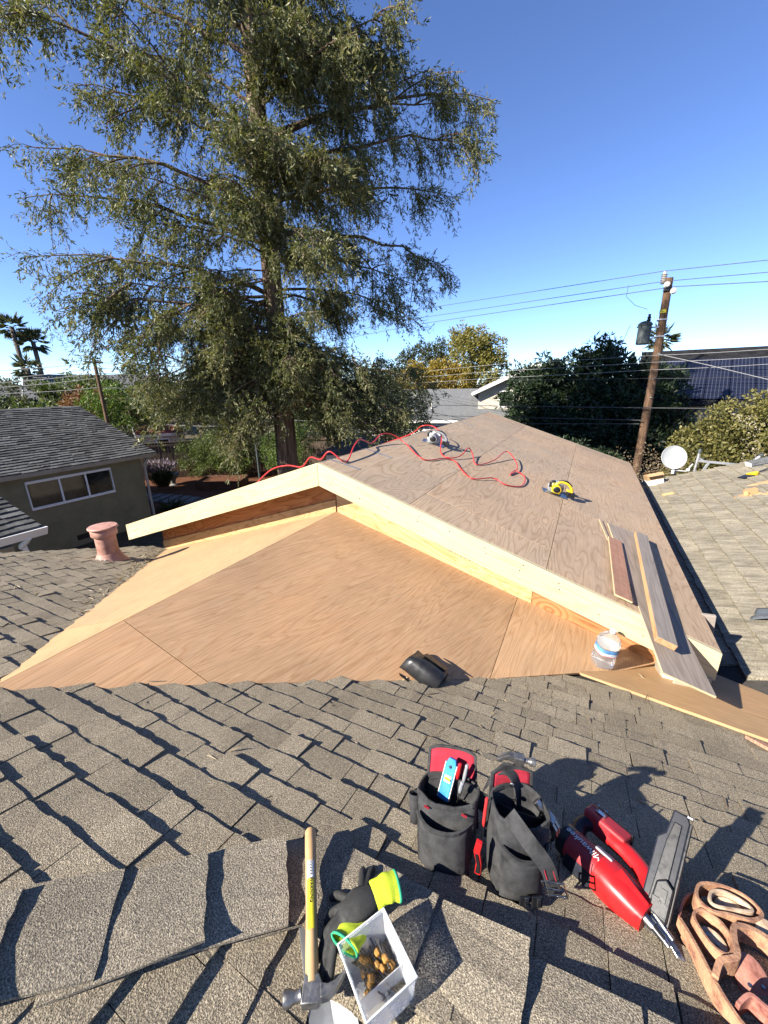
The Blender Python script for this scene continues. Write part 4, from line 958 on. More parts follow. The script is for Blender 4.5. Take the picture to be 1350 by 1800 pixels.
# satellite dish
dpos=Vector((4.06,7.62,2.45)); t=thing('satellite_dish','round grey satellite dish at the far edge of the right slope','satellite dish',dpos)
m=MB(); f=frame((.93,.3,0),z=(.18,-.93,.30)); 
prof=[(0,-.055),(.1,-.05),(.18,-.035),(.25,-.004),(.262,.004),(.258,.012),(.245,.004),(.18,-.025),(.0,-.045)]
m.lathe([(r,z) for r,z in prof],32,(.0,0,.44),f); m.build('reflector','dish_grey',t,smooth=50)
MB().tube([(.02,.06,.44),(.05,.12,.25),(.1,.1,.05)],.022,10).build('mount','galvanised',t,smooth=50)
MB().tube([(.0,-.02,.16),(.28,.02,.14),(.38,.1,.3)],.016,8).build('arm','dish_grey',t,smooth=50)
MB().box((.02,-.05,.13),(.05,.06,.09)).build('feed_block','white_plastic',t,bevel=.006)
MB().lathe([(.035,0),(.04,.03),(.03,.05)],12,(.3,0,.16)).build('receiver','white_plastic',t,smooth=40)
# second antenna bracket: post, bar and raked arm
t=thing('antenna_bracket','grey steel antenna bracket with post and long crossbar beside the dish','bracket',(4.5,7.65,2.6))
MB().tube([(-.02,0,-.05),(0,0,.42)],.026,10).build('post','galvanised',t,smooth=40); MB().lathe([(.034,.4),(.036,.47),(.028,.49)],12).build('post_cap','transformer_grey',t,smooth=40)
MB().box((.44,0,.215),(.85,.035,.05),Ry(R(3))).build('crossbar','galvanised',t,bevel=.004)
MB().tube([(.02,0,.3),(.14,0,.22)],.016,8).build('brace','galvanised',t); MB().box((.14,0,.05),(.05,.04,.34),Ry(R(20))).build('leg','galvanised',t,bevel=.004)
MB().tube([(.86,0,.19),(1.02,.02,.4)],.032,10).build('raked_arm','galvanised',t,smooth=40); MB().tube([(.83,0,.22),(.98,0,.36)],.014,8).build('brace','galvanised',t)
MB().box((1.03,.02,.42),(.08,.06,.05),Ry(R(-40))).build('arm_cap','transformer_grey',t,bevel=.01); MB().box((.9,0,.1),(.05,.04,.22),Ry(R(-16))).build('leg','galvanised',t,bevel=.004)
MB().lathe([(.03,0),(.035,.03),(.0,.05)],12,(.66,0,.06)).build('foot_cap','white_plastic',t)
# shingle bundle, broom, wedge boards, film
t=thing('shingle_bundle','flat stack of grey shingles with white wrapped end near the rake','shingle bundle',roofD(5.45,7.1),frame((.9,.1,.3),z=nD))
for i in range(5): MB().box((rng.uniform(-.01,.01),rng.uniform(-.01,.01),.012+i*.02),(.5,.26,.018)).build('shingle','shingle_ash',t)
MB().box((-.255,0,.05),(.02,.24,.09)).build('wrapper','white_plastic',t,bevel=.003)
t=thing('broom','yellow and black push broom with handle lying on the right slope','broom',roofD(5.02,6.35),frame((.82,.5,.28),z=nD))
m=MB(); m.prism([(-.13,-.07,.0),(.05,-.09,.0),(.05,.09,.0),(-.13,.07,.0)],(0,0,.03)); m.build('bristles','black_plastic',t)
MB().prism([(.05,-.085,0),(.12,-.075,0),(.2,-.03,0),(.2,.03,0),(.12,.075,0),(.05,.085,0)],(0,0,.05)).build('block','yellow_tool',t,bevel=.01)
MB().tube([(.19,0,.03),(1.1,0,.05)],.013,8).build('handle','steel',t)
for i,(x,y,a,l,lab) in enumerate(((4.72,5.2,.25,.34,'orange wedge shaped wood offcut with a block on it, on the right slope'),(5.1,5.75,.1,.5,'larger tan plywood triangle on the right slope below the broom'))):
    t=thing('wood_wedge',lab,'offcut',roofD(x,y),frame((math.cos(a),math.sin(a),math.cos(a)/3),z=nD))
    MB().prism([(-l*.5,0,0),(l*.5,-.12,0),(l*.55,.12,0)],(0,0,.02)).build('plate','lumber_fresh',t,bevel=.002)
    if i==0: MB().box((.08,.02,.055),(.16,.09,.07)).build('block','lumber_fresh',t,bevel=.003); MB().box((-.01,-.04,.05),(.03,.06,.06),Rz(.4)).build('cleat','ply_bright',t)
t=thing('plywood_plank','narrow plank lying under the orange wedge on the right slope','plank',roofD(4.95,5.1),frame((.75,.6,.25),z=nD)); MB().box((.3,0,.008),(.7,.1,.014)).build('face','lumber_fresh',t,bevel=.002)
t=thing('wood_scrap','pale wood block scrap near the shaded valley','scrap',roofD(3.82,6.05),frame((.9,.3,.3),z=nD)); MB().box((0,0,.02),(.18,.09,.035)).build('face','ply_bright',t,bevel=.003)
t=thing('flashing_scrap','curled piece of smoky grey plastic sheet on the right slope','sheet scrap',roofD(3.86,1.36),frame((.8,-.45,.27),z=nD))
m=MB(); m.grid(lambda a,b:(-.02+.36*a,-.12+.24*b+.03*a,.012+.05*math.sin(a*2.6)*(1-.5*b)+.006*math.sin(b*9)),12,8); m.build('sheet','film_smoky',t,smooth=True,solid=.002)
# ---- needle litter and twigs caught in the left valley
n=420; tt=rng.uniform(-1.9,.25,n); C=np.stack([-(tt+2.57)*1.04-np.abs(rng.normal(0,.07,n))-.0,tt+rng.normal(0,.03,n),0*tt],1); C[:,2]=3.24-(C[:,1]+2.57)/3+.016+rng.uniform(0,.02,n)
n2=500; X=rng.uniform(-3.1,3.5,n2); Y=rng.uniform(-2.4,.1,n2); ok=(X<-(Y+2.57)*1.04)|(X>(Y+2.57)*1.11); X,Y=X[ok],Y[ok]; C=np.concatenate([C,np.stack([X,Y,3.24-(Y+2.57)/3+.016],1)])
D=rng.normal(size=C.shape); D[:,2]*=.25; V,F=leaves(C,D,rng.uniform(.02,.09,len(C)),rng.uniform(.003,.012,len(C)))
o=np_mesh('leaf_litter',V,F,'leaf_dry'); o['kind']='stuff'; tag(o,'dry needles and leaf litter caught along the shingle edges','litter')
# chips of shingle debris
for i,(x,y,s) in enumerate(((2.02,-1.72,.035),(.42,-2.1,.07))):
    t=MB(); t.prism([zs(x+s*math.cos(a)*(1+.3*math.sin(3*a)),y+s*.7*math.sin(a),.014) for a in [q*.7 for q in range(9)]],(0,0,.016)); tag(t.build('shingle_chip','shingle_cap'),('broken shingle chip lying above the tool belt','torn shingle flake at the near plywood edge')[i],'debris')
# ================================================================ neighbours, garden, trees, wires
def bw(parent,c,d,name,mat,rot=None,bevel=0): return MB().box(c,d,rot).build(name,mat,parent,bevel=bevel)
# ---- olive stucco house on the left
nh=thing('neighbour_house','olive green stucco house with charcoal shingle gable roof and white window','house',(-14.7,0,0))
def nw(m,name,mat,**k): return m.build(name,mat,nh,loc=(14.7,0,0),**k)
WX=-11.05
m=MB(); m.prism([(WX,-8,0),(WX,-8,2.45),(-14.7,-8,3.84),(-18.4,-8,2.45),(-18.4,-8,0)],(0,13.22,0)); nw(m,'wall','stucco_olive')
zN=lambda x:2.44+(-10.78-x)*.375
RX=-14.7
nroof=MB(); nroof.prism([(-10.76,-8.3,zN(-10.76)),(RX,-8.3,zN(RX)),(RX,-8.3,zN(RX)-.1),(-10.76,-8.3,zN(-10.76)-.1)],(0,13.9,0))
nroof.prism([(RX-.002,-8.3,zN(RX)),(-18.6,-8.3,zN(-10.8)),(-18.6,-8.3,zN(-10.8)-.1),(RX-.002,-8.3,zN(RX)-.1)],(0,13.9,0)); nr=nw(nroof,'roof','roof_felt')
def shingle_slope(O,u,v,exp,W_,L_,mat,parent,seed,wd=(.15,.2,.25,.3),th=.012,off=(0,0,0)):
    t=courses(Vector(O),Vector(u),Vector(v),exp,list(wd),lambda d:[(0,W_)],0,int(L_/exp),seed); V=[];F=[];c={};r=random.Random(seed)
    for p,w,k in t:
        key=(round(w,2),r.randrange(3))
        if key not in c: c[key]=tab_mesh('t',max(.03,round(w,2)),exp*1.6,th,mat,.006*key[1],seed+key[1])
        me=c[key]; mw=Matrix.Translation(p+Vector(v)*r.uniform(-.02,.02))@tabmat(p,Vector(u),Vector(v)); b=len(V)
        V+=[tuple(mw@x.co) for x in me.vertices]; F+=[tuple(b+q for q in f.vertices) for f in me.polygons]
    for me in c.values(): bpy.data.meshes.remove(me)
    o=MB().add(V,F).build('shingle_field',mat,parent,loc=off); o['kind']='stuff'; return o
s_=math.sqrt(1+.375**2)
shingle_slope((-10.74,-8.3,zN(-10.74)+.003),(0,1,0),(-1/s_,0,.375/s_),.15,13.9,(RX+10.74)*-s_,'shingle_charcoal',nr,31,(.17,.22,.3,.35),.022)
nw(MB().prism([(-10.70,-8.3,zN(-10.76)+.0),(-10.76,-8.3,zN(-10.76)-.12),(-10.83,-8.3,zN(-10.76)-.12),(-10.84,-8.3,zN(-10.76)-.01)],(0,13.9,0)),'gutter','gutter_paint')
nw(MB().prism([(-10.86,5.6,zN(-10.86)-.02),(RX,5.6,zN(RX)-.02),(RX,5.6,zN(RX)-.2),(-10.86,5.6,zN(-10.86)-.16)],(0,.03,0)),'rake_board','gutter_paint')
nw(MB().tube([(-10.8,5.35,2.3),(-10.95,5.3,2.15),(-10.99,5.28,2.0),(-10.99,5.28,.05)],.04,8),'downspout','gutter_paint')
wn=nw(MB().ribbon([(WX+.02,1.98,1.4),(WX+.02,4.18,1.4),(WX+.02,4.18,2.13),(WX+.02,1.98,2.13)],(1,0,0),.07,.075,True),'window','window_white',bevel=.004)
wn.location=(14.7,0,0)
for y0,y1 in ((2.03,2.73),(2.78,3.42),(3.47,4.13)):
    o=MB().box((WX+.012,(y0+y1)/2,1.765),(.012,y1-y0,.66)).build('pane','window_glass',wn)
for y in (2.755,3.445): MB().box((WX+.025,y,1.765),(.05,.045,.66)).build('mullion','window_white',wn,bevel=.003)
nw(MB().box((WX+.005,3.1,.25),(.012,.5,.16)),'foundation_vent','black_metal')
# ---- small roof with white gutter between the houses
sg=thing('garage','low beige outbuilding with shingle roof and white gutter at the left edge','outbuilding',(-6.5,-3,0))
def sw(m,name,mat,**k): return m.build(name,mat,sg,loc=(6.5,3,0),**k)
GX=-4.95; zG=lambda x:2.55+(GX-x)*.3
sw(MB().box((-7.0,-3.2,1.15),(3.6,5.2,2.3)),'wall','stucco_beige')
sr=sw(MB().prism([(GX,-6,zG(GX)),(-8.5,-6,zG(-8.5)),(-8.5,-6,zG(-8.5)-.1),(GX,-6,zG(GX)-.1)],(0,5.72,0)),'roof','roof_felt')
sx=math.sqrt(1.09); shingle_slope((GX+.02,-6,zG(GX+.02)+.003),(0,1,0),(-1/sx,0,.3/sx),.15,5.7,3.4,'shingle_charcoal',sr,37,(.17,.22,.3),.02,(0,0,0))
sw(MB().prism([(GX+.1,-6,zG(GX)+.0),(GX+.03,-6,zG(GX)-.13),(GX-.02,-6,zG(GX)-.13),(GX-.02,-6,zG(GX)-.01)],(0,5.74,0)),'gutter','white_paint')
sw(MB().tube(smooth_path([(GX+.03,-.5,2.44),(GX-.05,-.52,2.36),(GX-.14,-.55,2.28),(GX-.16,-.5,2.1),(GX-.16,-.45,.1)],4),.038,8),'downspout','white_paint',smooth=50)
# ---- garden
for i in range(10):
    t=i/9; x=-15.1+4.4*t; y=7.05+.55*math.sin(t*2.2)-.0*t; 
    o=MB().box((0,0,.03),(.36,1.15,.05)).build('paving_slab','stone_slab',loc=(x,y,.0),rot=(0,0,rng.uniform(-.1,.1)+.25),bevel=.01)
    tag(o,['paving slab farthest up the garden path by the lavender','second paving slab from the lavender end of the path','third paving slab from the lavender end of the path','fourth paving slab from the lavender end of the path','fifth paving slab, half way along the garden path','fifth paving slab counted from the fascia end of the path','fourth paving slab from the fascia end of the path','third paving slab from the fascia end of the path','second paving slab from the fascia end of the path','paving slab of the garden path nearest the gable fascia'][i],'paving slab','slabs of the garden path')
t=thing('raised_bed','dark brown wooden raised garden bed filled with soil','raised bed',(-12.9,10.1,0),Rz(R(28)))
for c,d in (((0,-.65,.2),(2.0,.05,.4)),((0,.65,.2),(2.0,.05,.4)),((-1,0,.2),(.05,1.25,.4)),((1,0,.2),(.05,1.25,.4))): bw(t,c,d,'side_board','bed_wood',None,.006)
bw(t,(0,0,.17),(1.94,1.24,.3),'soil','mulch')
# fence, board by board
def fence(name,label,a,b,h,bwid=.14):
    t=thing(name,label,'fence',(a[0],a[1],0)); A,B=Vector((*a,0)),Vector((*b,0)); L=(B-A).length; f=frame(B-A); n=int(L/bwid); r=random.Random(4)
    ms=[MB().box((0,0,h/2),(bwid*.93,.02,h)).mesh('board','fence_wood')]
    for i in range(n):
        o=bpy.data.objects.new('board',ms[0]); COL.objects.link(o); o.parent=t; o.location=f@Vector(((i+.5)*bwid,r.uniform(-.006,.006),r.uniform(-.03,.03))); o.rotation_euler=f.to_euler()
    o=MB().box((L/2,-.03,h*.93),(L,.05,.09)).build('rail','fence_wood',t,rot=f)
    o=MB().box((L/2,.01,h+.02),(L,.1,.03)).build('cap_rail','fence_wood',t,rot=f)
fence('garden_fence','weathered brown board fence behind the lavender and pot',(-19.2,7.6),(-13.2,14.6),1.85)
fence('garden_fence','dark board fence behind the redwood trunk and shed',(-13.2,14.6),(-3.5,18.5),1.8)
# lavender, pots, thin post
t=thing('garden_urn','pale grey stone urn beside the lavender','urn',(-15.3,9.25,0)); MB().lathe([(.18,0),(.2,.05),(.1,.12),(.14,.3),(.3,.5),(.34,.62),(.3,.64)],18).build('bowl','planter_grey',t,smooth=40); MB().lathe([(.28,.6),(.0,.62)],18).build('soil','mulch',t)
t=thing('garden_urn','dark broad bowl planter behind the pale urn','urn',(-15.7,9.0,0)); MB().lathe([(.2,0),(.22,.55),(.5,.8),(.52,.86),(.46,.85)],18).build('bowl','black_metal',t,smooth=40); MB().lathe([(.46,.8),(.0,.82)],18).build('soil','mulch',t)
t=thing('steel_post','thin grey steel post standing by the redwood','post',(-10.3,9.85,0)); MB().tube([(0,0,0),(0,0,2.15)],.055,10).build('shaft','transformer_grey',t); MB().lathe([(.06,2.14),(.06,2.17),(0,2.19)],10).build('cap','transformer_grey',t)
# shed behind the redwood
t=thing('garden_shed','small white shed with grey pyramid roof behind the redwood','shed',(-6.2,11.6,0),Rz(R(18)))
bw(t,(0,0,.95),(2.4,2.0,1.9),'wall','white_paint')
m=MB(); m.add([(-1.45,-1.25,1.88),(1.45,-1.25,1.88),(1.45,1.25,1.88),(-1.45,1.25,1.88),(-.4,0,2.55),(.4,0,2.55)],[(0,1,5,4),(1,2,5),(2,3,4,5),(3,0,4),(3,2,1,0)]); m.build('roof','shingle_ash',t)
bw(t,(-.3,-1.01,.85),(.8,.03,1.6),'door','fence_wood')
# ---- far houses
def gable_house(name,label,loc,rz,L,Wd,hw,hr,wallm,roofm,ov=.35,wins=()):
    t=thing(name,label,'house',loc,Rz(rz)); m=MB()
    m.prism([(-L/2,-Wd/2,0),(-L/2,-Wd/2,hw),(-L/2,0,hw+hr),(-L/2,Wd/2,hw),(-L/2,Wd/2,0)],(L,0,0)); m.build('wall',wallm,t)
    k=hr/(Wd/2); rf=MB()
    for s in (-1,1): rf.prism([(-L/2-ov,s*.001,hw+hr+.06),(-L/2-ov,s*(Wd/2+ov),hw-k*ov+.06),(-L/2-ov,s*(Wd/2+ov),hw-k*ov-.06),(-L/2-ov,s*.001,hw+hr-.06)],(L+2*ov,0,0))
    r=rf.build('roof',roofm,t)
    for s in (-1,1):
        bw(t,(0,s*(Wd/2+ov+.02),hw-k*ov-.02),(L+2*ov,.05,.16),'fascia_board','white_paint')
        for e in (-1,1): MB().prism([(e*(L/2+ov+.01),0,hw+hr+.09),(e*(L/2+ov+.01),s*(Wd/2+ov),hw-k*ov+.09),(e*(L/2+ov+.01),s*(Wd/2+ov),hw-k*ov-.12),(e*(L/2+ov+.01),0,hw+hr-.12)],(e*.04,0,0)).build('rake_board','white_paint',t)
    for (side,u,z,w,h) in wins:
        if side in (-2,2): c=(u,(side/2)*(Wd/2+.02),z); fr=MB().ribbon([(c[0]-w/2,c[1],z-h/2),(c[0]+w/2,c[1],z-h/2),(c[0]+w/2,c[1],z+h/2),(c[0]-w/2,c[1],z+h/2)],(0,1,0),.08,.09,True); d=(w,.02,h)
        else: c=(side*(L/2+.02),u,z); fr=MB().ribbon([(c[0],u-w/2,z-h/2),(c[0],u+w/2,z-h/2),(c[0],u+w/2,z+h/2),(c[0],u-w/2,z+h/2)],(1,0,0),.08,.09,True); d=(.02,w,h)
        f=fr.build('window','window_white',t); MB().box(c,d).build('pane','window_glass',f)
    return t
az=math.atan2
gh=gable_house('grey_roof_house','long grey shingle roofed house behind the far ridge',(-8.6,26.3,0),R(15),12,7.5,2.35,1.75,'white_paint','shingle_ash',.4,[(-2,-2,1.4,1.2,.9),(-2,1.5,1.4,1.4,.9)])
for x in (-.9,3.6):
    MB().box((x,-.9,3.75),(.5,.3,.12),Rx(R(24))).build('roof_vent','white_paint',gh)
MB().lathe([(.06,2.8),(.06,3.25),(.09,3.26),(.0,3.32)],8,(.5,-2.7,0)).build('vent_stack','white_paint',gh)
gable_house('white_gable_house','cream white gable end with small window behind the dark tree',(-1.75,28.6,0),R(-77),6.6,7,4.05,1.6,'stucco_cream','shingle_ash',.4,[(1,-1.7,3.5,.9,1.0)])
gable_house('red_tile_house','cream two storey house with red tile roof behind the redwood',(-23.5,27,0),R(40),9,8,5.1,1.2,'stucco_cream','roof_tile_red',.5,[(-2,-1.5,4,1.2,1.1),(-2,2,4,1.2,1.1),(-2,0,1.6,1.2,1.1)])
gable_house('red_tile_cottage','low cream cottage with red tile roof glimpsed right of the trunk',(-16.3,25.5,0),R(28),7,6,2.7,1.1,'stucco_cream','roof_tile_red',.4,[(-2,0,1.6,1.2,1)])
gable_house('tan_shed_house','small beige shed with rusty roof beyond the garden fence',(-22.9,14.3,0),R(60),2.6,2.0,1.75,.45,'stucco_cream','roof_tile_red',.15,[(-2,0,1.1,.7,.6)])
gable_house('far_pale_house','pale grey roofed house far left among the trees',(-41.5,21,0),R(60),9,9,3.6,2.2,'stucco_beige','shingle_ash',.4,[(-2,0,2,1.2,1)])
gable_house('far_blue_house','pale blue roofed house at the far left edge',(-46,12.5,0),R(70),10,9,3.4,1.5,'stucco_beige','shingle_ash',.4,[(-2,0,2,1.2,1)])
# house with solar panels on the right
so_=thing('solar_house','dark roofed house carrying rows of solar panels at the right','house',(9.4,28.2,0),Rz(R(-10)))
m=MB(); m.prism([(-4.2,-4.4,0),(-4.2,-4.4,3.5),(-4.2,1.3,6.25),(-4.2,6,3.6),(-4.2,6,0)],(16,0,0)); m.build('wall','stucco_beige',so_)
fs=frame((1,0,0),z=(0,-2.85,5.75)); dn=(Vector((0,1.3,6.35))-Vector((0,-4.8,3.4))).normalized()
MB().prism([(-4.6,-4.9,3.36),(-4.6,1.3,6.35),(-4.6,1.3,6.2),(-4.6,-4.9,3.21)],(16.8,0,0)).build('roof','roof_black',so_)
MB().prism([(-4.6,1.302,6.35),(-4.6,6.4,3.4),(-4.6,6.4,3.25),(-4.6,1.302,6.2)],(16.8,0,0)).build('roof','roof_black',so_)
pm=MB().box((0,0,0),(1.0,1.6,.04)).mesh('solar_panel','solar_cell')
for r_ in range(3):
    for c in range(10):
        o=bpy.data.objects.new('solar_panel',pm); COL.objects.link(o); o.parent=so_; pp=Vector((-3.6+c*1.03,-4.75,3.43))+dn*(.95+r_*1.64); o.location=pp+Vector((0,-.03,.07)); o.rotation_euler=frame((1,0,0),z=Vector((1,0,0)).cross(dn)).to_euler()
MB().lathe([(.12,0),(.12,.9)],10,(1.5,-4.6,3.3)).build('vent_pipe','galvanised',so_)
KF=1.45
def K(p,f=KF): p=Vector(p); return tuple(CAM+(p-CAM)*f)
# ---- utility pole with transformer
pt_=K((3.86,11.83,7.25)); TZ=pt_[2]
up_=thing('utility_pole','tall weathered wooden utility pole rising from the hedge','utility pole',(pt_[0],pt_[1],0))
MB().tube([(0,0,0),(0,0,4),(-.02,.0,TZ-1.7),(-.05,.0,TZ)],[.18,.165,.15,.14],14).build('shaft','pole_wood',up_,smooth=50)
MB().box((-.1,-.1,TZ-.4),(.2,.2,.2)).build('bracket','black_metal',up_,bevel=.02)
m=MB(); m.lathe([(.05,0)]+[(r,z) for i in range(6) for r,z in ((.12,.02+i*.065),(.07,.05+i*.065))]+[(.05,.42),(.06,.46)],14,(-.24,0,TZ-.2)); m.build('insulator','porcelain',up_,smooth=40)
for (x,y,z) in ((-.12,-.16,TZ-.3),(.14,-.14,TZ-.55)):
    m=MB(); m.lathe([(.04,0),(.11,.04),(.06,.08),(.11,.12),(.05,.16)],12,(x,y,z),Rx(R(70))); m.build('insulator','porcelain',up_,smooth=40)
MB().tube([(-.04,0,TZ-1.3),(-.04,0,TZ-1.17)],.152,14).build('yellow_band','label_yellow',up_)
for z in (TZ-1.55,TZ-2.2): MB().box((-.05,0,z),(.36,.34,.08)).build('clamp','galvanised',up_,bevel=.03)
for z in (5.6,4.6,3.8): MB().tube([(.0,-.17,z),(.05,-.24,z+.02)],.02,6).build('bolt','galvanised',up_)
tk=K((3.33,11.75,5.5)); tr=thing('transformer','dark grey pole transformer can hung on the left of the pole','transformer',(tk[0]+.14,tk[1],tk[2]+.05))
MB().lathe([(.22,0),(.25,.03),(.25,.74),(.275,.75),(.275,.8),(.2,.88),(.08,.92)],20).build('tank','transformer_grey',tr,smooth=40)
m=MB(); m.lathe([(.05,.9),(.09,.95),(.05,1.0),(.08,1.05),(.045,1.1),(.055,1.18)],10,(.1,0,0)); m.build('bushing','black_metal',tr,smooth=40)
for z in (.22,.66): MB().box((.36,.05,z),(.34,.08,.06)).build('hanger','galvanised',tr)
MB().lathe([(.03,0),(.03,.1)],8,(-.3,0,.7),Ry(R(90))).build('bushing','black_metal',tr)
wn_=0
def wire(label,pts,r=.012,sag=0.0,mat='wire_dark',grp=None,far=KF):
    P=[]; pts=[K(p,far) for p in pts]; r*=1.05
    for a,b in zip(pts,pts[1:]):
        a,b=Vector(a),Vector(b)
        for i in range(12): t=i/12; q=a.lerp(b,t); q.z-=sag*4*t*(1-t); P.append(q)
    P.append(Vector(pts[-1])); m=MB(); m.tube(P,r,5); tag(m.build('power_line' if not grp else grp,mat),label,'wire')
wire('topmost power line over the pole insulator',[(14,8.2,6.9),(5.72,11.09,7.28),(3.66,11.83,7.44),(-5.43,16.48,7.9),(-12.9,18.1,7.7),(-22,22,7.9)],.0125)
wire('second power line from the top, at the pole head',[(14,8.2,6.5),(5.77,11.08,7.01),(3.7,11.72,7.16),(-5.13,16.59,7.56),(-12.9,18.6,7.3),(-22,22.6,7.6)],.0125)
wire('third power line from the top, just below the pole head',[(14,8.2,6.3),(5.82,11.06,6.8),(3.96,11.72,7.0),(-5.05,16.62,7.31),(-12.9,18.9,7.0),(-22,23,7.3)],.014)
for i,(l,p,r_) in enumerate((((-1.0,13.61,5.21),5.22,5.23),((-1.09,13.59,4.96),5.03,5.05),((-1.07,13.6,4.71),4.82,4.87),((-.54,13.69,4.62),4.58,4.57))):
    x,y,z=l; wire(('highest','second','third','lowest')[i]+' service cable crossing in front of the dark tree and solar roof',[(14,8.2,r_+.1),(6.15,10.96,r_),(3.8,11.64,p),(x,y,z),(-9,17,z-.25)],.009,.02,'wire_pale' if i<3 else 'wire_dark')
wire('upper thick communication cable low across the grey roof',[(12,8.8,3.9),(5.31,11.29,3.75),(3.75,11.64,3.73),(-4.53,14.68,3.6),(-14,19,3.6)],.022)
wire('middle thick communication cable low across the grey roof',[(3.77,11.64,3.36),(-4.53,14.68,3.14),(-14,19,3.2)],.022)
wire('lowest communication cable beside the pole foot',[(3.7,11.64,3.25),(-.41,13.71,2.96),(-6,16,3.0)],.024)
wire('thin drop lead from the second line to the transformer',[(2.85,12.0,7.2),(2.84,12,6.9),(3.1,11.85,6.62),(3.42,11.75,6.48)],.008)
wire('thin leads hanging from the transformer into the tree',[(3.05,11.75,6.1),(2.9,11.75,5.6),(2.7,11.8,5.2)],.01)
wire('pale guy wire slanting right from the pole',[(3.86,11.65,5.25),(5.0,11.2,4.9),(7.4,10.2,4.1)],.012,0,'wire_pale')
# left pole and its wires
lp=thing('utility_pole','thin distant wooden pole behind the olive house roof','utility pole',(-22.15,10.7,0)); MB().tube([(0,0,0),(0.05,0,6.1)],[.1,.085],10).build('shaft','pole_wood',lp,smooth=50); MB().box((0,0,5.9),(.1,.9,.1)).build('crossarm','pole_wood',lp)
for i,(z,zl_) in enumerate(((5.9,5.45),(5.6,5.05),(5.35,4.85),(5.1,4.62),(4.6,4.3))):
    wire(('topmost','second','third','fourth','lowest')[i]+' pale cable left of the thin distant pole',[(-27.5,5.5,zl_),(-25.73,7.83,zl_+.05),(-22.1,10.7,z),(-16,17,z-.4)],.013,.05,'wire_pale',far=1)
wire('pale service drop crossing behind the garden shrubs',[(-14,8.5,3.0),(-9.5,11.5,3.05),(-5,14,3.3)],.016,.15,'wire_pale',far=1)
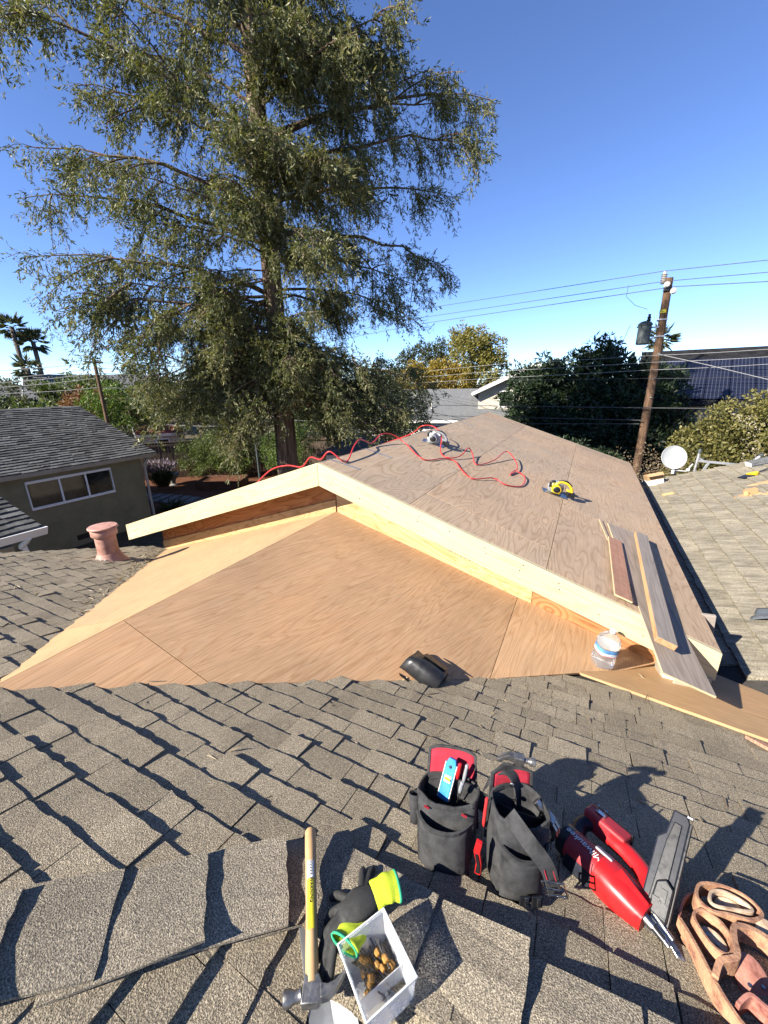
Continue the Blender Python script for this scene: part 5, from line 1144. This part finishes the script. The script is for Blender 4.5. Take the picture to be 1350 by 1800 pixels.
# ================================================================ trees
hdv=np.array([-.643,.766,0]); rtv=np.array([.766,.643,0]); TB=np.array([-7.12,8.01,0.])
def redwood():
    t=thing('redwood_tree','tall redwood with drooping grey green branches behind the new roof','tree',tuple(TB))
    r=np.random.default_rng(5)
    # trunk with ridged bark
    m=MB(); ns=30; zsn=[0,.6,1.5,3,5,7,9,11,13,15,17,19,21,22.5]
    def trx(z): return (-.0+.016*z*.6, .0)
    V=[]
    for j,z in enumerate(zsn):
        rad=.36*(1-z/27)**.7*(1+.4*math.exp(-z/.7))
        for i in range(ns):
            q=2*math.pi*i/ns; k=1+.05*math.sin(7*q+z*.4)+.045*math.sin(13*q-z*.7)+.03*math.sin(23*q+z)
            V.append((.006*z*0+rad*k*math.cos(q),rad*k*math.sin(q),z))
    F=[(j*ns+i,j*ns+(i+1)%ns,(j+1)*ns+(i+1)%ns,(j+1)*ns+i) for j in range(len(zsn)-1) for i in range(ns)]
    m.add(V,F).build('trunk','bark_redwood',t,smooth=True)
    limbs=[]  # (s_tip,z_tip,depth_tip,z0)
    for s,z,z0 in [(-6.3,10.9,9.6),(-6.6,9.7,8.6),(-6.5,8.0,7.2),(-5.7,6.6,6.6),(-5.9,12.6,11.2),(-5.0,7.2,6.9),(-4.2,4.4,5.6),(-4.8,5.5,6.2),(4.0,13.7,12.2),(4.9,14.4,13),(7.4,13.2,11.2),(6.5,11.4,10.4),(5.9,10.2,9.6),(6.7,8.5,8.9),(5.1,8.0,8.2),(2.6,6.8,7.3),(4.0,6.9,7.4),(5.5,4.3,5.3),(5.2,3.3,4.9),(2.9,5.1,5.6),(-2.4,5.2,5.9),(-3.0,6.4,7.0),(-2.4,2.6,4.6),(-1.6,2.4,4.4),(-4.6,12.2,10.8),(-3.2,3.6,5.0),(3.8,2.9,4.6),(-3.6,13.5,12),(-5.4,14.6,13),(2.2,14,13),(-2,14.5,13.4),(3.4,15.5,14),(-3.5,16,14.5),(5.8,12.6,11)]:
        limbs.append((s,z,r.uniform(-1.6,1.6),z0))
    for i in range(16):
        z0=r.uniform(7.5,14.5); limbs.append((r.uniform(-2.2,2.6),z0+r.uniform(-1.2,.3),-r.uniform(1.6,3.4),z0))
    for i in range(15):
        z0=r.uniform(4.4,8.0); limbs.append((-r.uniform(.8,4.4),z0-r.uniform(.8,2.6),-r.uniform(-1.5,2.6),z0))
    for i in range(9):
        z0=r.uniform(5.0,7.6); limbs.append((r.uniform(-.9,1.1),z0-r.uniform(1.2,2.8),-r.uniform(.9,1.9),z0))
    for i in range(12):
        z0=r.uniform(4.4,6.2); limbs.append((r.uniform(1.0,4.6),z0-r.uniform(.6,2.0),-r.uniform(-1.5,2.0),z0))
    for i in range(46):
        z0=r.uniform(4.2,15.5); a=r.uniform(0,2*math.pi); L=r.uniform(2.0,4.6)*(1.0 if z0<12 else .8); s=L*math.cos(a); d=L*math.sin(a)
        limbs.append((s*.85,z0+r.uniform(-1.2,.5) if z0<8 else z0+r.uniform(-.3,1.4),d,z0))
    for i in range(12):
        z0=r.uniform(15,20); a=r.uniform(0,6.28); L=r.uniform(2,4); limbs.append((L*math.cos(a),z0+.6,L*math.sin(a),z0))
    SP=[]; wood=MB()
    for (s,z,d,z0) in limbs:
        tip=rtv*s+hdv*d; tip[2]=z; st=np.array([0,0,z0]); L=np.linalg.norm(tip-st)
        mid=(st+tip)/2+np.array([0,0,.12*L]); n=9; P=[]
        for i in range(n+1):
            u=i/n; q=(1-u)**2*st+2*u*(1-u)*mid+u*u*tip+r.normal(0,.03*L*.25,3)*(1 if 0<i<n else 0); P.append(q)
        wood.tube([tuple(q) for q in P],[max(.012,.062*(L/6)*(1-i/n)**1.1+.008) for i in range(n+1)],6)
        P=np.array(P); dirh=(tip-st); dirh[2]=0; dirh/=max(1e-6,np.linalg.norm(dirh)); side=np.array([-dirh[1],dirh[0],0])
        # sub-limbs fork off and droop, so the boughs do not lie in flat layers
        stems=[(P,L)]
        for k in range(2+int(L/2.2)):
            u=r.uniform(.3,.92); ii=min(int(u*n),n-1); q=P[ii]; sl_=L*r.uniform(.18,.42)*(1.2-.5*u); dv=side*r.choice([-1,1])*r.uniform(.3,1)+dirh*r.uniform(.2,1)+np.array([0,0,r.uniform(-.8,.75)]); dv/=np.linalg.norm(dv)
            sp_=np.array([q+dv*sl_*w+np.array([0,0,-.3*sl_*w*w]) for w in np.linspace(0,1,6)]); stems.append((sp_,sl_)); wood.tube([tuple(x) for x in sp_],[.028,.024,.02,.016,.012,.008],5)
        for (Q,LL) in stems:
            nq=len(Q)-1; main=Q is P; nt_=int((24 if main else 28)*LL/4*1.15)+(12 if main else 8)
            for k in range(nt_):
                u=(.18 if main else .1)+(.82 if main else .9)*(k+r.uniform(0,1))/nt_; ii=min(int(u*nq),nq-1); q=Q[ii]+(Q[min(ii+1,nq)]-Q[ii])*(u*nq-ii)
                if noise.noise(Vector(q)*.75+Vector((3.1,0,7)))<-.26 and r.random()<.8: continue
                sg_=r.choice([-1,1]); tl=r.uniform(.2,.8)*(1.2-.5*u)*min(1.25,L/4+.3); dv=side*sg_*r.uniform(.2,1)+dirh*r.uniform(.1,1.1)+np.array([0,0,r.uniform(-.9,.35)]); dv/=np.linalg.norm(dv)
                ns_=max(3,int(tl/.1)); tw=[q+dv*tl*(j/ns_)+np.array([0,0,-.55*tl*(j/ns_)**2]) for j in range(ns_+1)]
                if k%3==0: wood.tube([tuple(x) for x in tw[::max(1,ns_//3)]],[.012]+[.007]*(len(tw[::max(1,ns_//3)])-1),4)
                for j in range(1,ns_+1):
                    hang=r.random()<.6 or j<ns_*.5
                    hl=r.uniform(.12,.7)*r.uniform(.5,1) if hang else r.uniform(.12,.4)
                    hdir=(np.array([r.normal(0,.3),r.normal(0,.3),-1+r.uniform(0,.8)])+dv*.45) if hang else dv+np.array([r.normal(0,.4),r.normal(0,.4),r.uniform(-.1,.8)])
                    SP.append((*tw[j],*(hdir/np.linalg.norm(hdir)),hl,r.uniform(.7,1.3)))
    S=np.array(SP); nl=(5+S[:,6]*21).astype(int); I=np.repeat(np.arange(len(S)),nl); S=S[I]; N_=len(S); e=r.uniform(0,1,N_)
    BC=S[:,:3]+S[:,3:6]*(S[:,6]*e)[:,None]+r.normal(0,.014,(N_,3)); BD=S[:,3:6]*.95+r.normal(0,.5,(N_,3)); BL=r.uniform(.07,.15,N_)*S[:,7]; BW=r.uniform(.02,.034,N_)*S[:,7]
    V,F=leaves(BC,BD,BL,BW,.03); o=np_mesh('crown',V,F,'leaf_redwood',t)
    wood.build('limbs','bark_redwood',t)
    print('redwood leaves',len(F))
redwood()
def tree(name,label,loc,h,trunk_r,blobs,n,ls,lw,mat,barkm='bark_grey',seed=1,droop=0.,clump=.35,nclump=None,group=None,mix=None,trunk=True):
    """trunk, forking limbs to every lobe, and leaves gathered in clumps through the lobes' volume"""
    r=np.random.default_rng(seed); t=thing(name,label,'tree' if trunk else 'shrub',loc,None,group); P0=np.zeros(3)
    wd=MB(); fork=np.array([0,0,h*.35])
    if trunk: MB().tube([(0,0,0),(.05*h*.1,0,h*.2),tuple(fork)],[trunk_r,trunk_r*.85,trunk_r*.7],10).build('trunk',barkm,t,smooth=True)
    C=[];tot=sum(b[3]*b[4]*b[5] for b in blobs)
    for (x,y,z,a,b,c) in blobs:
        ctr=np.array([x,y,z]); st=fork if trunk else np.array([x*.3,y*.3,0.])
        midp=(st+ctr)/2+r.normal(0,.06*h,3); wd.tube([tuple(st),tuple(midp),tuple(ctr),tuple(ctr+r.normal(0,.4,3)*[a,b,c])],[trunk_r*.5,trunk_r*.38,trunk_r*.22,trunk_r*.08],6)
        k=max(4,int((nclump or n/55)*a*b*c/tot)); u=r.normal(size=(k,3)); u/=np.linalg.norm(u,axis=1,keepdims=True); rad=r.uniform(.45,1.06,(k,1))**.7
        cc=ctr+u*rad*[a,b,c]; C.append(cc)
        for q in cc[::max(1,k//7)]: wd.tube([tuple(ctr),tuple((ctr+q)/2+r.normal(0,.1,3)),tuple(q)],[trunk_r*.18,trunk_r*.1,trunk_r*.04],5)
    C=np.concatenate(C); per=max(4,n//len(C)); B=np.repeat(C,per,0); off=r.normal(size=B.shape); off/=np.linalg.norm(off,axis=1,keepdims=True); sz=np.repeat(r.uniform(.55,1.3,len(C)),per)[:,None]
    B2=B+off*clump*sz*r.uniform(.2,1,(len(B),1)); D=off+r.normal(0,.45,off.shape); D[:,2]+=.15-droop
    ln=r.uniform(.7,1.3,len(B))*ls
    V,F=leaves(B2,D,ln,ln*lw,.06); np_mesh('crown' if trunk else 'foliage',V,F,mat,t)
    wd.build('limbs' if trunk else 'stems',barkm,t); return t
# big dark evergreen behind the new roof
def kb(bl,f=KF): return [tuple(q*f for q in b_) for b_ in bl]
_dt=K((1.6,15.2,0)); _dz=-(_dt[2])
tree('dark_evergreen_tree','dense dark green large leaved tree behind the far end of the new roof',(_dt[0],_dt[1],0),8,.25,[(x,y,z-_dz,a_,b_,c_) for x,y,z,a_,b_,c_ in kb([(-1.25,-.2,3.8,1.35,1.5,1.6),(0,0,3.6,1.8,1.7,1.9),(1.1,.1,4.8,1.2,1.2,1.3),(2.5,-.3,3.6,1.3,1.4,1.7),(.6,-.8,2.2,2.4,1.3,1.2),(-.8,-.8,2.3,1.7,1.3,1.2),(3.0,-.3,2.4,1.2,1.2,1.2),(-1.5,0,2.5,1.1,1.2,1.1)])],56000,.3,.32,'leaf_dark',seed=2,clump=.4,droop=.1)
tree('oleander_shrub','dark shrub with pinkish tips just behind the far corner of the deck',(1.9,12.0,0),3,.06,[(0,0,1.6,1.2,.8,1.0),(-.8,.2,1.2,.8,.7,.9),(1.0,0,1.3,.8,.7,.9)],9000,.16,.25,'leaf_dark',seed=9,clump=.3,trunk=False)
tree('olive_shrub','large yellow green shrub behind the satellite dish at the right edge',(6.2,10.3,0),4.2,.09,[(0,0,2.6,1.3,1.2,1.6),(1.3,-.2,2.9,1.2,1.2,1.5),(-.9,.1,2.2,.9,1.0,1.3),(-1.4,-.2,1.6,.7,.9,1.0),(2.4,-.3,2.7,1.2,1.2,1.6)],70000,.085,.6,'leaf_olive',seed=4,clump=.26,trunk=False)
tree('bare_shrub','dry twiggy brown shrub at the foot of the utility pole',(3.7,9.9,0),2.6,.05,[(0,0,1.9,.9,.7,.8),(-.7,.2,1.6,.7,.6,.8),(.9,-.2,1.8,.7,.6,.8)],5000,.07,.28,'leaf_dry',seed=6,clump=.26,trunk=False)
tree('gold_tree','tall yellow green tree behind the grey roofed house',(-8.1,36,0),10,.25,[(0,0,7.2,2.2,1.9,2.3),(1.1,.3,5.5,2.3,1.9,2.0),(-.8,0,8.5,1.3,1.1,1.3),(2.0,0,7.5,1.3,1.0,1.4)],15000,.22,.5,'leaf_yellowgreen',seed=11,clump=.5)
tree('amber_tree','autumn amber tree low behind the grey roof',(-11.0,33.5,0),7,.2,[(-1.6,0,4.8,1.8,1.5,1.5),(.7,0,5.0,1.9,1.5,1.5),(2.3,0,4.6,1.5,1.2,1.3)],12000,.2,.55,'leaf_gold',seed=12,clump=.45)
tree('airy_tree','thin airy grey green tree beside the redwood tips',(-13.6,38,0),10,.2,[(0,0,6.6,2.4,1.8,2.2),(1.9,0,7.0,1.6,1.4,1.7),(-1.8,0,5.6,1.7,1.4,1.8),(.5,0,4.2,2.6,1.6,1.4)],9000,.26,.4,'leaf_mid',seed=13,clump=.5)
tree('background_tree','dark green tree between redwood trunk and grey roof',(-8.2,17.0,0),5.5,.15,[(0,0,3.4,1.9,1.5,1.5),(1.7,.4,3.0,1.4,1.3,1.4),(-1.8,0,3.0,1.5,1.3,1.4),(.6,0,4.4,1.2,1,1.0),(-3.0,-.4,2.4,1.3,1.2,1.3)],26000,.13,.35,'leaf_mid',seed=14,clump=.32,droop=.3)
tree('garden_shrub','bright green shrub in the garden left of the redwood trunk',(-14.2,11.6,0),2.6,.06,[(0,0,1.4,.9,.8,1.0),(.6,.2,1.0,.8,.7,.8)],6000,.1,.3,'leaf_bright',seed=15,clump=.28,trunk=False)
tree('garden_shrub','bright green shrub beside the redwood trunk and steel post',(-10.2,11.8,0),3.0,.06,[(0,0,1.7,1.0,.9,1.2),(-.9,.3,1.5,.9,.8,1.0),(.7,.4,2.2,.7,.7,.8)],8000,.1,.32,'leaf_bright',seed=16,clump=.28,trunk=False)
tree('garden_shrub','grey green shrub against the fence behind the raised bed',(-12.6,13.2,0),3.2,.06,[(0,0,1.6,1.3,1.0,1.2),(-1.2,-.3,1.4,1.0,.9,1.1),(1.0,0,2.3,.9,.8,1.0)],9000,.11,.3,'leaf_mid',seed=17,clump=.3,trunk=False)
tree('garden_shrub','leafy green shrub in front of the fence beside the urns',(-15.0,11.2,0),2.6,.06,[(0,0,1.3,1.0,.8,1.1),(-.9,-.3,1.0,.8,.7,.9),(.9,.3,1.2,.8,.7,.9)],9000,.1,.34,'leaf_green',seed=33,clump=.28,trunk=False)
tree('boundary_tree','olive green tree behind the olive house and distant pole',(-19.6,14.8,0),6,.16,[(0,0,4.2,1.9,1.6,1.6),(-1.6,-.8,3.6,1.5,1.4,1.5),(1.6,.8,3.6,1.6,1.4,1.5),(.2,.2,2.4,2.2,1.6,1.3)],15000,.14,.35,'leaf_redwood',seed=18,clump=.35)
tree('boundary_tree','dark leafy tree right behind the garden fence',(-17.0,19,0),6.5,.16,[(0,0,4.0,2.0,1.7,1.7),(2,1,3.4,1.7,1.5,1.5),(-2,-1,3.4,1.6,1.4,1.4)],12000,.15,.4,'leaf_green',seed=19,clump=.4)
tree('rusty_tree','reddish leaved tree behind the ridge of the olive house',(-26.5,12.5,0),5,.14,[(0,0,3.6,1.8,1.5,1.2),(1.8,.8,3.3,1.5,1.3,1.2)],6000,.16,.5,'leaf_rust',seed=20,clump=.4)
tree('lime_tree','lime green tree beside the thin distant pole',(-23.6,11.9,0),5,.14,[(0,0,3.8,1.5,1.3,1.3),(.9,.6,3.0,1.4,1.2,1.2)],6000,.15,.5,'leaf_bright',seed=21,clump=.38)
for i,(x,y,z,s_d,lab) in enumerate(((-34,15.2,6.0,22,'round dark tree left of the redwood on the skyline'),(-37.5,13.5,5.6,23,'dark tree below the palms at the left'),(-31,9.5,4.4,24,'low dark green tree at the left edge behind the olive house'),(-30,17.5,6.4,25,'tall green tree just left of the redwood crown'),(-26,22,6.2,26,'broad green tree behind the red tile house'))):
    tree('skyline_tree',lab,(x,y,0),z,.2,[(0,0,z*.68,2.3,2.0,z*.28),(1.6,1.2,z*.6,1.9,1.7,z*.26),(-1.7,-1,z*.6,1.9,1.7,z*.26),(0,0,z*.35,2.6,2.2,z*.25)],7000,.24,.45,'leaf_mid' if i%2 else 'leaf_green',seed=s_d,clump=.5)
for i,(x,y,z) in enumerate(((14,44,5.5),(24,42,5),(-2,52,6.5),(-22,48,7),(-34,40,7),(-48,30,6.5),(-58,20,6),(34,40,6))):
    tree('skyline_tree',('far tree left of the solar house roof','far tree behind the solar house','far tree hidden behind the dark evergreen','far tree behind the redwood trunk','far tree behind the red tile house','far tree beyond the pale house','far tree beyond the palms','far tree right of the solar house')[i],(x,y,0),z,.25,[(0,0,z*.65,3.6,3,z*.3),(3,0,z*.55,3,2.6,z*.28),(-3,0,z*.55,3,2.6,z*.28)],3500,.4,.5,'leaf_mid',seed=60+i,clump=.7)
# lavender
t=thing('lavender_bush','purple flowering lavender bush beside the olive house corner','lavender',(-15.0,8.5,0)); n=500; a=rng.uniform(0,6.28,n); D=np.stack([np.cos(a)*rng.uniform(.1,.8,n),np.sin(a)*rng.uniform(.1,.8,n),np.ones(n)],1); V,F=leaves(np.zeros((n,3))+rng.normal(0,.12,(n,3))*[1,1,.2]+[0,0,.15],D,rng.uniform(.6,1.25,n),.03); np_mesh('stems',V,F,'leaf_mid',t)
T_=nrm(D)*rng.uniform(.75,1.2,n)[:,None]+[0,0,.15]; V,F=leaves(T_,D,.22,.05); np_mesh('flowers',V,F,'leaf_lavender',t)
t=thing('strap_leaf_plant','spiky pale leaved plant by the olive house downspout','plant',(-11.4,6.3,0)); n=160; a=rng.uniform(0,6.28,n); D=np.stack([np.cos(a),np.sin(a),rng.uniform(.3,1.5,n)],1); V,F=leaves(rng.normal(0,.12,(n,3))*[1,1,0]+[0,0,.02],D,rng.uniform(.4,.75,n),.05,.1); np_mesh('leaves',V,F,'leaf_mid',t)
# palms
def palm(label,loc,h,cr,n,seed):
    r=np.random.default_rng(seed); t=thing('fan_palm',label,'palm tree',loc); MB().tube([(0,0,0),(.1,0,h*.5),(0,0,h)],[.3,.22,.2],8).build('trunk','bark_grey',t,smooth=True)
    C=[];D=[];L=[]
    for i in range(n):
        a=r.uniform(0,6.28); e=r.uniform(-1.0,1.2); d=np.array([math.cos(a)*math.cos(e),math.sin(a)*math.cos(e),math.sin(e)]); base=np.array([0,0,h])+d*cr*.45; sd_=np.cross(d,[0,0,1.]); sd_/=np.linalg.norm(sd_)+1e-9; upv=np.cross(sd_,d)
        for j in range(13):
            q=(j-6)/6*1.35; C.append(base); D.append(d*math.cos(q)+sd_*math.sin(q)+np.array([0,0,-.25*abs(q)])); L.append(cr*.62*(1-.25*abs(q)))
    V,F=leaves(np.array(C),np.array(D),np.array(L),cr*.09,.02); np_mesh('fronds',V,F,'leaf_palm',t)
palm('tallest fan palm at the far left skyline',(-48.3,18.7,0),10.3,1.5,34,1); palm('second fan palm just right of the tallest one',(-47.8,19.9,0),9.1,1.6,36,2); palm('lower fan palm beneath the other two palms',(-43.6,17.0,0),6.4,1.4,30,3); palm('pale fan palm behind the utility pole',(6.7,36.6,0),7.6,1.3,30,4)
